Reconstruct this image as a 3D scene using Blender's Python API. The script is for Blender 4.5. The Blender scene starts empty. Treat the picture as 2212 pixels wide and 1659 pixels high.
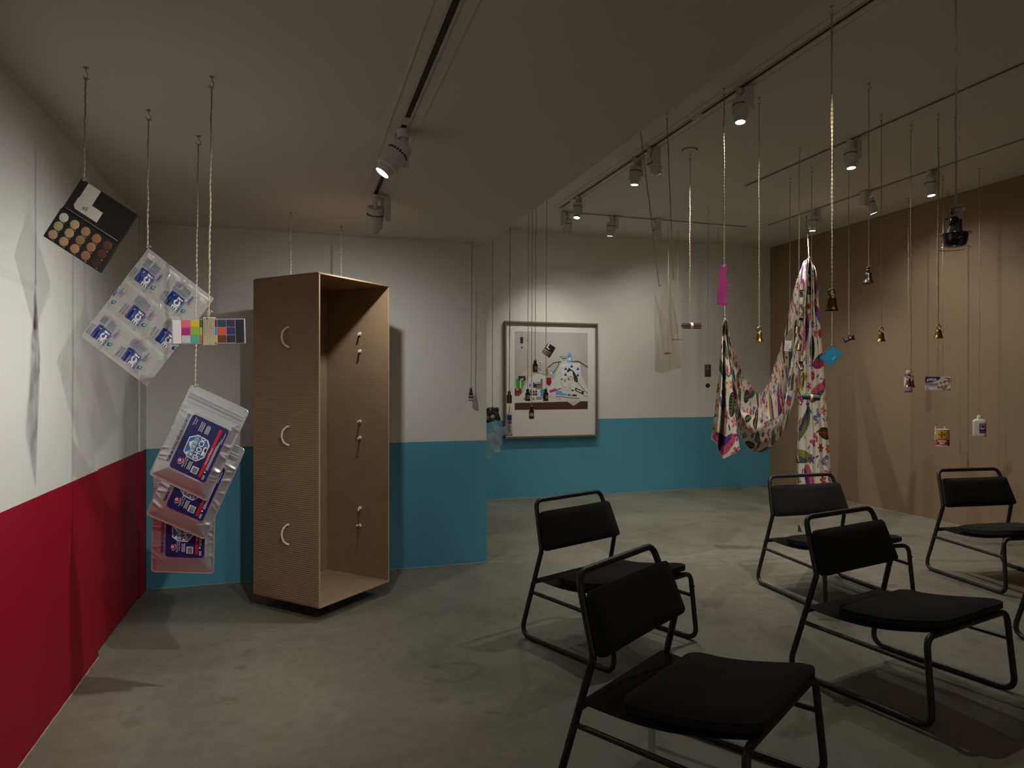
import bpy, math, random
import numpy as np
from mathutils import Vector, Matrix, Quaternion

scene = bpy.context.scene
COL = scene.collection

# ------------------------------------------------------------------ camera, world, exposure
YAW = math.radians(17.5)                      # the camera looks 17.5 degrees to the right of +Y
cam_data = bpy.data.cameras.new('camera')
cam_data.sensor_width = 36.0
cam_data.lens = 24.0
cam_data.clip_start = 0.05
cam = bpy.data.objects.new('camera', cam_data)
COL.objects.link(cam)
cam.location = (0.0, 0.0, 1.46)
cam.rotation_euler = (math.radians(90), 0, -YAW)
scene.camera = cam

world = bpy.data.worlds.new('world')
scene.world = world
world.use_nodes = True
world.node_tree.nodes['Background'].inputs[0].default_value = (1.0, 0.93, 0.82, 1)
world.node_tree.nodes['Background'].inputs[1].default_value = 0.0

vs = scene.view_settings
vs.view_transform = 'Standard'
vs.look = 'None'
vs.gamma = 1.0
vs.use_curve_mapping = False
vs.exposure = 0.68
cy = scene.cycles
cy.max_bounces = 7; cy.diffuse_bounces = 5; cy.glossy_bounces = 3; cy.transmission_bounces = 4; cy.transparent_max_bounces = 8
cy.caustics_reflective = False; cy.caustics_refractive = False
cy.use_adaptive_sampling = True; cy.adaptive_threshold = 0.04

LOW, HIGH = 2.60, 3.43                        # the two ceiling heights
XL, XR, YA, YB, XS = -1.01, 6.52, 5.39, 8.28, 1.48   # left wall, right wall, near back wall, far wall, soffit edge

# lamps: name suffix, track x/y, ceiling, target, watts, cone degrees, driver offset (x, y)
COOL, WARM = (1.0, 0.985, 0.955), (1.0, 0.96, 0.885)
LAMPS = [
    ('lit spotlight on the near ceiling track pointing at the hanging ice sheets', (0.45, 3.04), LOW, (-0.80, 3.02, 0.75), 42, 126, (0.0, 0.062), COOL),
    ('spotlight beside the cardboard box, lens turned away to the wall', (0.45, 4.14), LOW, (0.40, 5.1, 0.95), 18.5, 145, (0.062, 0.02), COOL),
    ('spotlight on the near ceiling track closest to the camera', (0.45, 1.33), LOW, (-0.62, 3.45, 1.00), 62, 66, (0.0, 0.062), COOL),
    ('lit spotlight with a long driver box right beside the comb string', (2.807, 3.87), HIGH, (2.62, 3.5, 0.0), 32, 130, (0.035, -0.055), WARM),
    ('lit spotlight on the second track, lens tilted towards the patterned cloth', (2.807, 5.07), HIGH, (4.5, 5.15, 0.3), 72, 112, (0.03, -0.05), WARM),
    ('lit spotlight on the second track, left one of the close pair', (2.807, 5.33), HIGH, (2.62, 5.5, 0.0), 18, 130, (0.05, 0.03), WARM),
    ('lit spotlight at the far end of the second track', (2.807, 6.60), HIGH, (2.35, 6.3, 0.4), 20, 140, (0.03, 0.05), WARM),
    ('spotlight at the left end of the far track, aimed at the framed print', (2.96, 7.25), HIGH, (3.12, 8.28, 1.15), 26, 84, (-0.06, 0.0), WARM),
    ('spotlight in the middle of the far track with its driver to the right', (3.50, 7.25), HIGH, (3.42, 7.85, 0.0), 18, 140, (0.06, 0.0), WARM),
    ('spotlight at the right of the far track, tilted to the right', (4.08, 7.25), HIGH, (5.2, 7.75, 0.3), 23, 150, (0.0, -0.06), WARM),
    ('lit spotlight on the third track between the hanging bells', (4.245, 4.42), HIGH, (4.15, 4.05, 0.0), 28, 130, (0.062, -0.01), WARM),
    ('spotlight above the patterned cloth near the right wall corner', (5.56, 6.33), HIGH, (5.52, 6.47, 0.6), 40, 110, (0.062, 0.0), WARM),
    ('lit spotlight on the fourth track tilted towards the brown wall', (5.56, 5.55), HIGH, (6.5, 5.2, 0.6), 25, 140, (-0.055, 0.0), WARM),
    ('lit spotlight on the fourth track nearest the hanging black lamp', (5.56, 4.84), HIGH, (5.6, 4.5, 0.0), 22, 130, (0.062, -0.01), WARM),
    ('added unseen fill spotlight on the near track behind the camera, aimed at the front wall', (0.45, -0.9), LOW, (0.3, -3.2, 1.2), 54, 140, (0.0, 0.062), COOL),  # added out of view; bounces off the front wall as soft fill
    ('added unseen fill spotlight on the long track behind the camera, aimed at the front wall', (2.807, -1.2), HIGH, (2.5, -3.2, 1.4), 82, 140, (0.035, -0.055), WARM),  # second added unseen lamp, bounce fill from the front wall
    ('spotlight on the long track just above the frame, aimed at the draped cloth', (2.807, 2.25), HIGH, (2.95, 4.2, 1.25), 84, 56, (0.035, -0.055), WARM),
]

# ------------------------------------------------------------------ helpers
def C(r, g, b, a=1.0):
    def f(c):
        c /= 255.0
        return c / 12.92 if c <= 0.04045 else ((c + 0.055) / 1.055) ** 2.4
    return (f(r), f(g), f(b), a)

MATS = {}
def M(name, col, rough=0.6, metal=0.0, spec=0.5, noise=0.0, scale=20.0, bump=0.0, bscale=200.0, alpha=1.0, emit=None, estr=0.0, trans=0.0, coat=0.0, sheen=0.0):
    """procedural principled material; noise varies the colour, bump gives fine relief"""
    if name in MATS:
        return MATS[name]
    m = bpy.data.materials.new(name)
    m.use_nodes = True
    nt = m.node_tree
    p = nt.nodes['Principled BSDF']
    p.inputs['Base Color'].default_value = col
    p.inputs['Roughness'].default_value = rough
    p.inputs['Metallic'].default_value = metal
    p.inputs['Specular IOR Level'].default_value = spec
    p.inputs['Alpha'].default_value = alpha
    p.inputs['Transmission Weight'].default_value = trans
    p.inputs['Coat Weight'].default_value = coat
    p.inputs['Sheen Weight'].default_value = sheen
    if emit:
        p.inputs['Emission Color'].default_value = emit
        p.inputs['Emission Strength'].default_value = estr
    if noise > 0 or bump > 0:
        tc = nt.nodes.new('ShaderNodeTexCoord')
    if noise > 0:
        n = nt.nodes.new('ShaderNodeTexNoise')
        n.inputs['Scale'].default_value = scale
        n.inputs['Detail'].default_value = 5
        nt.links.new(tc.outputs['Object'], n.inputs['Vector'])
        mx = nt.nodes.new('ShaderNodeMix'); mx.data_type = 'RGBA'
        mx.inputs[6].default_value = tuple(c * (1 - noise) for c in col[:3]) + (1,)
        mx.inputs[7].default_value = tuple(min(1, c * (1 + noise)) for c in col[:3]) + (1,)
        nt.links.new(n.outputs['Fac'], mx.inputs[0])
        nt.links.new(mx.outputs[2], p.inputs['Base Color'])
    if bump > 0:
        n2 = nt.nodes.new('ShaderNodeTexNoise')
        n2.inputs['Scale'].default_value = bscale
        n2.inputs['Detail'].default_value = 3
        nt.links.new(tc.outputs['Object'], n2.inputs['Vector'])
        b = nt.nodes.new('ShaderNodeBump')
        b.inputs['Strength'].default_value = bump
        b.inputs['Distance'].default_value = 0.01
        nt.links.new(n2.outputs['Fac'], b.inputs['Height'])
        nt.links.new(b.outputs[0], p.inputs['Normal'])
    MATS[name] = m
    return m

class G:
    """collects shapes, then becomes one mesh object"""
    def __init__(s):
        s.v = []; s.f = []
    def add(s, v, f):
        o = len(s.v)
        s.v += [tuple(p) for p in v]
        s.f += [tuple(i + o for i in q) for q in f]
        return s
    def box(s, c, d, rot=None):
        x, y, z = (k / 2 for k in d)
        v = [Vector((a * x, b * y, e * z)) for a in (-1, 1) for b in (-1, 1) for e in (-1, 1)]
        if rot is not None:
            v = [rot @ p for p in v]
        c = Vector(c)
        return s.add([p + c for p in v], [(0, 1, 3, 2), (4, 6, 7, 5), (0, 4, 5, 1), (2, 3, 7, 6), (0, 2, 6, 4), (1, 5, 7, 3)])
    def bounds(s, x0, x1, y0, y1, z0, z1):
        return s.box(((x0 + x1) / 2, (y0 + y1) / 2, (z0 + z1) / 2), (x1 - x0, y1 - y0, z1 - z0))
    def tube(s, pts, r, n=10, closed=False, caps=True, twist=0.0, lobes=0, amp=0.0):
        P = [Vector(p) for p in pts]
        m = len(P)
        rr = r if hasattr(r, '__len__') else [r] * m
        T = []
        for i in range(m):
            a = P[(i - 1) % m] if (i > 0 or closed) else P[0]
            b = P[(i + 1) % m] if (i < m - 1 or closed) else P[-1]
            d = b - a
            T.append(d.normalized() if d.length > 1e-9 else Vector((0, 0, 1)))
        ref = Vector((0, 0, 1)) if abs(T[0].z) < .9 else Vector((1, 0, 0))
        u = T[0].cross(ref).normalized()
        v = []; f = []
        for i in range(m):
            u = (u - T[i] * u.dot(T[i])).normalized()
            w = T[i].cross(u)
            for k in range(n):
                a = 2 * math.pi * k / n + twist * i
                q = rr[i] * (1 + (amp * math.cos(lobes * (a - twist * i)) if lobes else 0))
                v.append(P[i] + (u * math.cos(a) + w * math.sin(a)) * q)
        for i in range(m if closed else m - 1):
            j = (i + 1) % m
            for k in range(n):
                l = (k + 1) % n
                f.append((i * n + k, i * n + l, j * n + l, j * n + k))
        if caps and not closed:
            f.append(tuple(range(n - 1, -1, -1)))
            f.append(tuple((m - 1) * n + k for k in range(n)))
        return s.add(v, f)
    def lathe(s, prof, n=24, c=(0, 0, 0), rot=None, sx=1.0, sy=1.0):
        """prof: list of (radius, z)"""
        v = []; f = []
        m = len(prof)
        for r, z in prof:
            for k in range(n):
                a = 2 * math.pi * k / n
                v.append(Vector((r * math.cos(a) * sx, r * math.sin(a) * sy, z)))
        for i in range(m - 1):
            for k in range(n):
                l = (k + 1) % n
                f.append((i * n + k, i * n + l, (i + 1) * n + l, (i + 1) * n + k))
        if prof[0][0] > 1e-6: f.append(tuple(range(n - 1, -1, -1)))
        if prof[-1][0] > 1e-6: f.append(tuple((m - 1) * n + k for k in range(n)))
        if rot is not None: v = [rot @ p for p in v]
        c = Vector(c)
        return s.add([p + c for p in v], f)
    def prism(s, pts, y0, y1):
        """outline (x, z) extruded along y"""
        n = len(pts)
        v = [(x, y0, z) for x, z in pts] + [(x, y1, z) for x, z in pts]
        f = [tuple(range(n)), tuple(range(2 * n - 1, n - 1, -1))]
        f += [(i, (i + 1) % n + 0, (i + 1) % n + n, i + n)[::-1] for i in range(n)]
        return s.add(v, f)
    def grid(s, fn, nu, nv):
        v = [fn(i / nu, j / nv) for j in range(nv + 1) for i in range(nu + 1)]
        f = [(j * (nu + 1) + i, j * (nu + 1) + i + 1, (j + 1) * (nu + 1) + i + 1, (j + 1) * (nu + 1) + i) for j in range(nv) for i in range(nu)]
        return s.add(v, f)
    def move(s, mat):
        s.v = [tuple(mat @ Vector(p)) for p in s.v]
        return s
    def obj(s, name, mat, parent=None, smooth=True, bevel=0.0, seg=2, angle=35, label=None):
        me = bpy.data.meshes.new(name)
        me.from_pydata(s.v, [], s.f)
        me.update()
        if smooth:
            me.polygons.foreach_set('use_smooth', [True] * len(me.polygons))
            me.set_sharp_from_angle(angle=math.radians(angle))
        if mat: me.materials.append(mat)
        o = bpy.data.objects.new(name, me)
        COL.objects.link(o)
        if parent: o.parent = parent
        if bevel > 0:
            b = o.modifiers.new('bevel', 'BEVEL'); b.width = bevel; b.segments = seg; b.limit_method = 'ANGLE'; b.angle_limit = math.radians(40)
        if label: o['label'] = label
        return o

def tag(o, label, cat, group=None):
    o['label'] = label; o['category'] = cat
    if group: o['group'] = group
    return o

def thing(name, label, cat, loc=(0, 0, 0), rot=(0, 0, 0), group=None):
    o = bpy.data.objects.new(name, None)
    o.empty_display_size = 0.05
    COL.objects.link(o)
    o.location = loc; o.rotation_euler = rot
    return tag(o, label, cat, group)

def struct(o):
    o['kind'] = 'structure'
    return o

def copy_tree(o, parent=None):
    c = o.copy(); COL.objects.link(c)
    if parent is not None:
        c.parent = parent
    for ch in [k for k in COL.objects if k.parent == o]:
        copy_tree(ch, c)
    return c

def fillet(pts, r, n=6):
    P = [Vector(p) for p in pts]
    out = [P[0]]
    for i in range(1, len(P) - 1):
        a, b, c = P[i - 1], P[i], P[i + 1]
        d1 = (a - b).normalized(); d2 = (c - b).normalized()
        ang = d1.angle(d2)
        ri = r[i] if hasattr(r, '__len__') else r
        t = min(ri / math.tan(ang / 2), (a - b).length * .49, (c - b).length * .49)
        p, q = b + d1 * t, b + d2 * t
        for k in range(n + 1):
            s = k / n
            out.append(p * (1 - s) ** 2 + b * 2 * s * (1 - s) + q * s * s)
    out.append(P[-1])
    return out

def rrect(w, h, r, n=5, cx=0, cz=0):
    pts = []
    for sx, sz, a0 in ((1, 1, 0), (-1, 1, 90), (-1, -1, 180), (1, -1, 270)):
        for k in range(n + 1):
            a = math.radians(a0 + 90 * k / n)
            pts.append((cx + sx * (w / 2 - r) + r * math.cos(a), cz + sz * (h / 2 - r) + r * math.sin(a)))
    return pts

def txt(s, size, x, z, parent, mat, rot=0.0, y=-0.001, align='CENTER', name='lettering', bold=0.0, squeeze=1.0):
    """flat lettering in the local xz plane, readable from -y"""
    cu = bpy.data.curves.new('t', 'FONT')
    cu.body = s; cu.size = size; cu.align_x = align; cu.align_y = 'CENTER'
    cu.resolution_u = 2; cu.offset = bold; cu.extrude = 0.0
    t = bpy.data.objects.new('t', cu)
    me = bpy.data.meshes.new_from_object(t)
    bpy.data.objects.remove(t); bpy.data.curves.remove(cu)
    ca, sa = math.cos(rot), math.sin(rot)
    for v in me.vertices:
        a, b = v.co.x * squeeze, v.co.y
        v.co = (x + a * ca - b * sa, y, z + a * sa + b * ca)
    me.materials.clear(); me.materials.append(mat); me.name = name
    o = bpy.data.objects.new(name, me)
    COL.objects.link(o); o.parent = parent
    return o

def flat(name, pts, mat, parent, y=-0.001, th=0.0006):
    """thin printed or cut patch in the local xz plane"""
    return G().prism(pts, y - th, y).obj(name, mat, parent, smooth=False)

class Canvas:
    """a small paint surface; ends up as vertex colours of a dense mesh (flat print)"""
    def __init__(s, w, h, res, bg):
        s.w, s.h = w, h
        s.nx, s.ny = int(round(w / res)), int(round(h / res))
        s.a = np.zeros((s.ny + 1, s.nx + 1, 4), np.float32)
        s.a[:] = bg
        s.X, s.Y = np.meshgrid(np.linspace(0, w, s.nx + 1), np.linspace(0, h, s.ny + 1))
    def _win(s, x0, x1, y0, y1):
        i0 = max(0, int(x0 / s.w * s.nx) - 1); i1 = min(s.nx + 1, int(x1 / s.w * s.nx) + 3)
        j0 = max(0, int(y0 / s.h * s.ny) - 1); j1 = min(s.ny + 1, int(y1 / s.h * s.ny) + 3)
        return (slice(j0, j1), slice(i0, i1)) if i1 > i0 and j1 > j0 else None
    def ell(s, cx, cy, rx, ry, c, rot=0.0):
        R = max(rx, ry); w = s._win(cx - R, cx + R, cy - R, cy + R)
        if not w: return
        x = s.X[w] - cx; y = s.Y[w] - cy
        ca, sa = math.cos(rot), math.sin(rot)
        m = ((x * ca + y * sa) / rx) ** 2 + ((-x * sa + y * ca) / ry) ** 2 <= 1
        s.a[w][m] = c
    def poly(s, pts, c):
        xs = [p[0] for p in pts]; ys = [p[1] for p in pts]
        w = s._win(min(xs), max(xs), min(ys), max(ys))
        if not w: return
        x = s.X[w]; y = s.Y[w]
        m = np.zeros(x.shape, bool)
        for i in range(len(pts)):
            (xa, ya), (xb, yb) = pts[i], pts[i - 1]
            if ya == yb: continue
            cr = ((ya > y) != (yb > y)) & (x < (xb - xa) * (y - ya) / (yb - ya) + xa)
            m ^= cr
        s.a[w][m] = c
    def rect(s, x0, y0, x1, y1, c):
        s.poly([(x0, y0), (x1, y0), (x1, y1), (x0, y1)], c)
    def line(s, pts, wd, c):
        for (xa, ya), (xb, yb) in zip(pts[:-1], pts[1:]):
            r = wd / 2
            w = s._win(min(xa, xb) - r, max(xa, xb) + r, min(ya, yb) - r, max(ya, yb) + r)
            if not w: continue
            x = s.X[w]; y = s.Y[w]
            dx, dy = xb - xa, yb - ya
            t = np.clip(((x - xa) * dx + (y - ya) * dy) / (dx * dx + dy * dy + 1e-12), 0, 1)
            m = (x - xa - t * dx) ** 2 + (y - ya - t * dy) ** 2 <= r * r
            s.a[w][m] = c
    def mesh(s, name, xyz, mat, parent=None):
        """xyz: array (ny+1, nx+1, 3)"""
        nx, ny = s.nx, s.ny
        me = bpy.data.meshes.new(name)
        idx = np.arange((nx + 1) * (ny + 1)).reshape(ny + 1, nx + 1)
        q = np.stack([idx[:-1, :-1], idx[:-1, 1:], idx[1:, 1:], idx[1:, :-1]], -1).reshape(-1, 4)
        me.vertices.add((nx + 1) * (ny + 1))
        me.vertices.foreach_set('co', np.asarray(xyz, np.float32).reshape(-1))
        me.loops.add(q.size); me.loops.foreach_set('vertex_index', q.reshape(-1).astype(np.int32))
        me.polygons.add(len(q))
        me.polygons.foreach_set('loop_start', (np.arange(len(q)) * 4).astype(np.int32))
        me.polygons.foreach_set('use_smooth', np.ones(len(q), bool))
        me.update(calc_edges=True)
        at = me.color_attributes.new('paint', 'FLOAT_COLOR', 'POINT')
        at.data.foreach_set('color', s.a.reshape(-1))
        me.materials.append(mat)
        o = bpy.data.objects.new(name, me)
        COL.objects.link(o)
        if parent: o.parent = parent
        return o

def paint_mat(name, rough=0.7, use_alpha=False, spec=0.4, bump=0.0, bscale=300, coat=0.0):
    if name in MATS: return MATS[name]
    m = bpy.data.materials.new(name); m.use_nodes = True
    nt = m.node_tree; p = nt.nodes['Principled BSDF']
    a = nt.nodes.new('ShaderNodeAttribute'); a.attribute_name = 'paint'
    nt.links.new(a.outputs['Color'], p.inputs['Base Color'])
    if use_alpha: nt.links.new(a.outputs['Alpha'], p.inputs['Alpha'])
    p.inputs['Roughness'].default_value = rough
    p.inputs['Specular IOR Level'].default_value = spec
    p.inputs['Coat Weight'].default_value = coat
    if bump > 0:
        tc = nt.nodes.new('ShaderNodeTexCoord')
        n2 = nt.nodes.new('ShaderNodeTexNoise'); n2.inputs['Scale'].default_value = bscale
        nt.links.new(tc.outputs['Object'], n2.inputs['Vector'])
        b = nt.nodes.new('ShaderNodeBump'); b.inputs['Strength'].default_value = bump; b.inputs['Distance'].default_value = 0.005
        nt.links.new(n2.outputs['Fac'], b.inputs['Height']); nt.links.new(b.outputs[0], p.inputs['Normal'])
    MATS[name] = m
    return m

rnd = random.Random(7)
# ------------------------------------------------------------------ the room
def two_tone(name, low, high, split=1.0):
    """wall paint: one colour below the dado line, another above it"""
    m = bpy.data.materials.new(name); m.use_nodes = True
    nt = m.node_tree; p = nt.nodes['Principled BSDF']
    g = nt.nodes.new('ShaderNodeNewGeometry')
    sx = nt.nodes.new('ShaderNodeSeparateXYZ'); nt.links.new(g.outputs['Position'], sx.inputs[0])
    gt = nt.nodes.new('ShaderNodeMath'); gt.operation = 'GREATER_THAN'; gt.inputs[1].default_value = split
    nt.links.new(sx.outputs['Z'], gt.inputs[0])
    mx = nt.nodes.new('ShaderNodeMix'); mx.data_type = 'RGBA'
    mx.inputs[6].default_value = low; mx.inputs[7].default_value = high
    nt.links.new(gt.outputs[0], mx.inputs[0])
    nt.links.new(mx.outputs[2], p.inputs['Base Color'])
    p.inputs['Roughness'].default_value = 0.62
    p.inputs['Specular IOR Level'].default_value = 0.3
    n = nt.nodes.new('ShaderNodeTexNoise'); n.inputs['Scale'].default_value = 260; n.inputs['Detail'].default_value = 3
    nt.links.new(g.outputs['Position'], n.inputs['Vector'])
    b = nt.nodes.new('ShaderNodeBump'); b.inputs['Strength'].default_value = 0.12; b.inputs['Distance'].default_value = 0.002
    nt.links.new(n.outputs['Fac'], b.inputs['Height']); nt.links.new(b.outputs[0], p.inputs['Normal'])
    return m

WHITE = C(224, 222, 216)
TEAL = C(88, 160, 182)
m_red = two_tone('paint_red_and_white', C(154, 0, 34), WHITE)
m_teal = two_tone('paint_teal_and_white', TEAL, WHITE)
m_brown = M('paint_brown', C(148, 124, 97), 0.65, spec=0.3, bump=0.06, bscale=260)
m_ceil = M('paint_ceiling', C(214, 210, 202), 0.8, spec=0.2, bump=0.04, bscale=200)
m_plain = M('paint_plain', C(205, 200, 192), 0.8, spec=0.2)

# polished concrete floor: clouds, stains, specks and scuffs
m_floor = bpy.data.materials.new('polished_concrete'); m_floor.use_nodes = True
nt = m_floor.node_tree; p = nt.nodes['Principled BSDF']
g = nt.nodes.new('ShaderNodeNewGeometry')
def noise(scale, detail=6, dist=0.0, rough=.55):
    n = nt.nodes.new('ShaderNodeTexNoise'); n.inputs['Scale'].default_value = scale; n.inputs['Detail'].default_value = detail
    n.inputs['Distortion'].default_value = dist; n.inputs['Roughness'].default_value = rough
    nt.links.new(g.outputs['Position'], n.inputs['Vector']); return n
def ramp(src, stops):
    r = nt.nodes.new('ShaderNodeValToRGB')
    while len(r.color_ramp.elements) < len(stops): r.color_ramp.elements.new(0.5)
    for e, (pos, c) in zip(r.color_ramp.elements, stops): e.position = pos; e.color = c
    nt.links.new(src, r.inputs[0]); return r
def mul(a, b, fac=1.0):
    x = nt.nodes.new('ShaderNodeMix'); x.data_type = 'RGBA'; x.blend_type = 'MULTIPLY'; x.inputs[0].default_value = fac
    nt.links.new(a, x.inputs[6]); nt.links.new(b, x.inputs[7]); return x.outputs[2]
base = ramp(noise(0.9, 8, .6).outputs['Fac'], [(.3, C(108, 104, 92)), (.5, C(124, 120, 107)), (.72, C(140, 136, 122))]).outputs[0]
fine = ramp(noise(14, 8, .2, .7).outputs['Fac'], [(.25, (.80, .80, .78, 1)), (.75, (1.1, 1.1, 1.1, 1))]).outputs[0]
stain = ramp(noise(2.3, 4, 1.6).outputs['Fac'], [(.0, (.70, .69, .62, 1)), (.30, (.78, .76, .68, 1)), (.36, (1, 1, 1, 1))]).outputs[0]
speck = ramp(noise(75, 2, 0, .5).outputs['Fac'], [(.22, (.55, .54, .5, 1)), (.27, (1, 1, 1, 1)), (.80, (1, 1, 1, 1)), (.86, (1.25, 1.22, 1.15, 1))]).outputs[0]
nt.links.new(mul(mul(mul(base, fine), stain), speck), p.inputs['Base Color'])
rr = ramp(noise(3, 6).outputs['Fac'], [(.3, (.42, .42, .42, 1)), (.7, (.62, .62, .62, 1))]).outputs[0]
nt.links.new(rr, p.inputs['Roughness'])
p.inputs['Specular IOR Level'].default_value = 0.35
bp = nt.nodes.new('ShaderNodeBump'); bp.inputs['Strength'].default_value = 0.15; bp.inputs['Distance'].default_value = 0.003
nt.links.new(noise(60, 6).outputs['Fac'], bp.inputs['Height']); nt.links.new(bp.outputs[0], p.inputs['Normal'])

Y0 = -3.2
struct(G().bounds(-1.3, XR + .3, Y0 - .2, YB + .3, -0.2, 0).obj('floor', m_floor, smooth=False))
struct(G().bounds(XS, XR + .2, Y0, YB + .2, HIGH, HIGH + .12).obj('ceiling', m_ceil, smooth=False))
struct(G().bounds(-1.3, XS, Y0, YB, LOW, HIGH + .12).obj('ceiling_soffit', m_ceil, smooth=False))
struct(G().bounds(XR, XR + .2, Y0, YB + .2, 0, HIGH + .1).obj('wall_right', m_brown, smooth=False))
struct(G().bounds(XS - .2, XR, YB, YB + .2, 0, HIGH + .1).obj('wall_far', m_teal, smooth=False))
struct(G().bounds(-1.2, XS, YA, YB, 0, LOW + .05).obj('wall_back', m_teal, smooth=False))
struct(G().bounds(-1.3, XR + .2, Y0 - .2, Y0, 0, HIGH + .1).obj('wall_front', m_plain, smooth=False))
# left wall: a fixed stretch that meets the floor, then a panel that stops above it, then a narrow grooved return
wl = struct(G().bounds(-1.25, XL, Y0, 4.137, 0, LOW + .05).obj('wall_left', m_red, smooth=False))
G().bounds(-1.25, XL - 0.012, 4.137, 5.16, 0.022, LOW + .05).obj('wall_panel', m_red, wl, smooth=False)
G().bounds(-1.25, XL - 0.05, 5.16, 5.185, 0.0, LOW + .05).obj('joint_strip', m_red, wl, smooth=False)
G().bounds(-1.25, XL - 0.004, 5.185, 5.25, 0.01, LOW + .05).obj('joint_strip', m_red, wl, smooth=False)
G().bounds(-1.25, XL - 0.012, 5.25, 5.265, 0.0, LOW + .05).obj('joint_strip', m_red, wl, smooth=False)
G().bounds(-1.25, XL - 0.006, 5.265, YA + .01, 0.0, LOW + .05).obj('wall_panel', m_red, wl, smooth=False)
# a rough pale edge where the paint meets the slab
def ragged_edge(name, a, b, seed):
    r = random.Random(seed); a = Vector(a); b = Vector(b); n = int((b - a).length / .03)
    pts = [a.lerp(b, i / n) + Vector((0, 0, r.uniform(0.001, .004))) for i in range(n + 1)]
    return struct(G().tube(pts, [r.uniform(.002, .0045) for _ in pts], 5).obj(name, M('raw_plaster', C(170, 160, 146), .9), smooth=True))
ragged_edge('trim_1', (XS + .1, YB - .001, 0), (XR, YB - .001, 0), 1)
ragged_edge('trim_2', (XR - .001, YB, 0), (XR - .001, 1.0, 0), 2)
ragged_edge('trim_3', (-.95, YA - .001, 0), (XS, YA - .001, 0), 3)
ragged_edge('trim_4', (XL + .001, 1.5, 0), (XL + .001, 4.13, 0), 4)

# ------------------------------------------------------------------ ceiling tracks
m_trackw = M('track_white', C(196, 190, 178), .6)
m_slot = M('track_slot', C(46, 38, 30), .7)
def track(label, a, b, z, gaps, band=0.0, group='lighting tracks'):
    a = Vector((a[0], a[1], z)); b = Vector((b[0], b[1], z))
    d = (b - a); L = d.length; ang = math.atan2(d.y, d.x)
    t = thing('lighting_track', label, 'track', a, (0, 0, ang), group)
    cuts = [0.0] + [k for g_ in gaps for k in g_] + [L]
    for k in range(0, len(cuts), 2):
        G().bounds(cuts[k], cuts[k + 1], -.012, .012, -.002, 0).obj('slot', m_slot, t, smooth=False)
    for g0, g1 in gaps:
        G().bounds(g0, g1, -.012, .012, -.006, 0).obj('cover', m_trackw, t, smooth=False)
    for s_ in (-1, 1):
        G().bounds(0, L, min(s_ * .012, s_ * .02), max(s_ * .012, s_ * .02), -.007, 0).obj('rail', m_trackw, t, smooth=False)
        if band:
            G().bounds(0, L, min(s_ * band, s_ * (band + .006)), max(s_ * band, s_ * (band + .006)), -.004, 0).obj('joint_bead', m_ceil, t, smooth=False)
    return t
track('recessed lighting track in the lower ceiling between taped joints', (.45, -2.0), (.45, 4.25), LOW, [(4.91, 4.99)], .062)
track('long lighting track alongside the ceiling step', (2.807, -2.0), (2.807, 7.11), HIGH, [(6.32, 6.44), (8.72, 8.82)], .07)
track('lighting track running across the room in front of the far wall', (2.91, 7.26), (5.37, 7.26), HIGH, [])
track('lighting track in the middle of the higher ceiling', (4.245, 1.0), (4.245, 5.77), HIGH, [])
track('lighting track closest to the brown wall', (5.56, 1.0), (5.56, 7.11), HIGH, [])

# ------------------------------------------------------------------ track spotlights
m_lamp = M('lamp_white', C(205, 203, 198), .45, noise=.04, scale=8)
m_dark = M('vent_dark', C(14, 14, 14), .8)
m_lens = M('lamp_lens', C(255, 250, 240), .3, emit=(1.0, .96, .9, 1), estr=14)
def spotlight(label, xy, z, target, watts, cone, drv, tint):
    z = z - .0075
    t = thing('track_spotlight', label, 'spotlight', (xy[0], xy[1], z), group='ceiling spotlights')
    G().lathe([(.0, -.040), (.024, -.040), (.026, -.036), (.026, -.003), (.024, -.002)], 20).obj('adapter', m_lamp, t)
    pv = Vector((0, 0, -.075))
    G().tube([(0, 0, -.036), (0, 0, -.085)], .012, 12).obj('stem', m_lamp, t)
    dv = Vector((drv[0], drv[1], 0))
    yaw = math.atan2(dv.y, dv.x)
    G().box((dv.x, dv.y, -.082), (.042, .066, .15), Matrix.Rotation(yaw, 3, 'Z')).obj('driver_box', m_lamp, t, bevel=.006)
    G().tube([(0, 0, -.02), (dv.x, dv.y, -.02)], .009, 8).obj('arm', m_lamp, t)
    d = (Vector(target) - Vector((xy[0], xy[1], z)) - pv).normalized()
    q = Vector((0, 0, -1)).rotation_difference(d)
    R = q.to_matrix()
    mv = Matrix.Translation(pv) @ R.to_4x4()
    body = G().lathe([(.0, .0), (.046, -.001), (.0495, -.005), (.0495, -.036), (.0485, -.037), (.0485, -.047), (.0495, -.048), (.0505, -.112), (.052, -.113), (.052, -.124), (.050, -.126), (.036, -.126), (.035, -.124)], 32).move(mv).obj('body', m_lamp, t)
    vg = G()
    for k in range(22):
        a = 2 * math.pi * k / 22
        vg.box((.0488 * math.cos(a), .0488 * math.sin(a), -.042), (.0016, .0085, .009), Matrix.Rotation(a, 3, 'Z'))
    vg.move(mv).obj('vent_slots', m_dark, t, smooth=False)
    G().lathe([(.035, -.118), (.036, -.12), (.0335, -.158), (.0315, -.158), (.031, -.154), (.031, -.150)], 28).move(mv).obj('snoot', m_lamp, t)
    G().lathe([(.0, -.1553), (.0312, -.1553), (.0312, -.153), (0, -.153)], 28).move(mv).obj('lens', m_lens, t)
    ld = bpy.data.lights.new('spot_beam', 'SPOT')
    ld.energy = watts; ld.color = tint; ld.spot_size = math.radians(cone); ld.spot_blend = 1.0; ld.shadow_soft_size = 0.022
    lo = bpy.data.objects.new('spot_beam', ld); COL.objects.link(lo); lo.parent = t
    lo.location = pv + d * .163
    lo.rotation_mode = 'QUATERNION'; lo.rotation_quaternion = q
    return t
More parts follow.
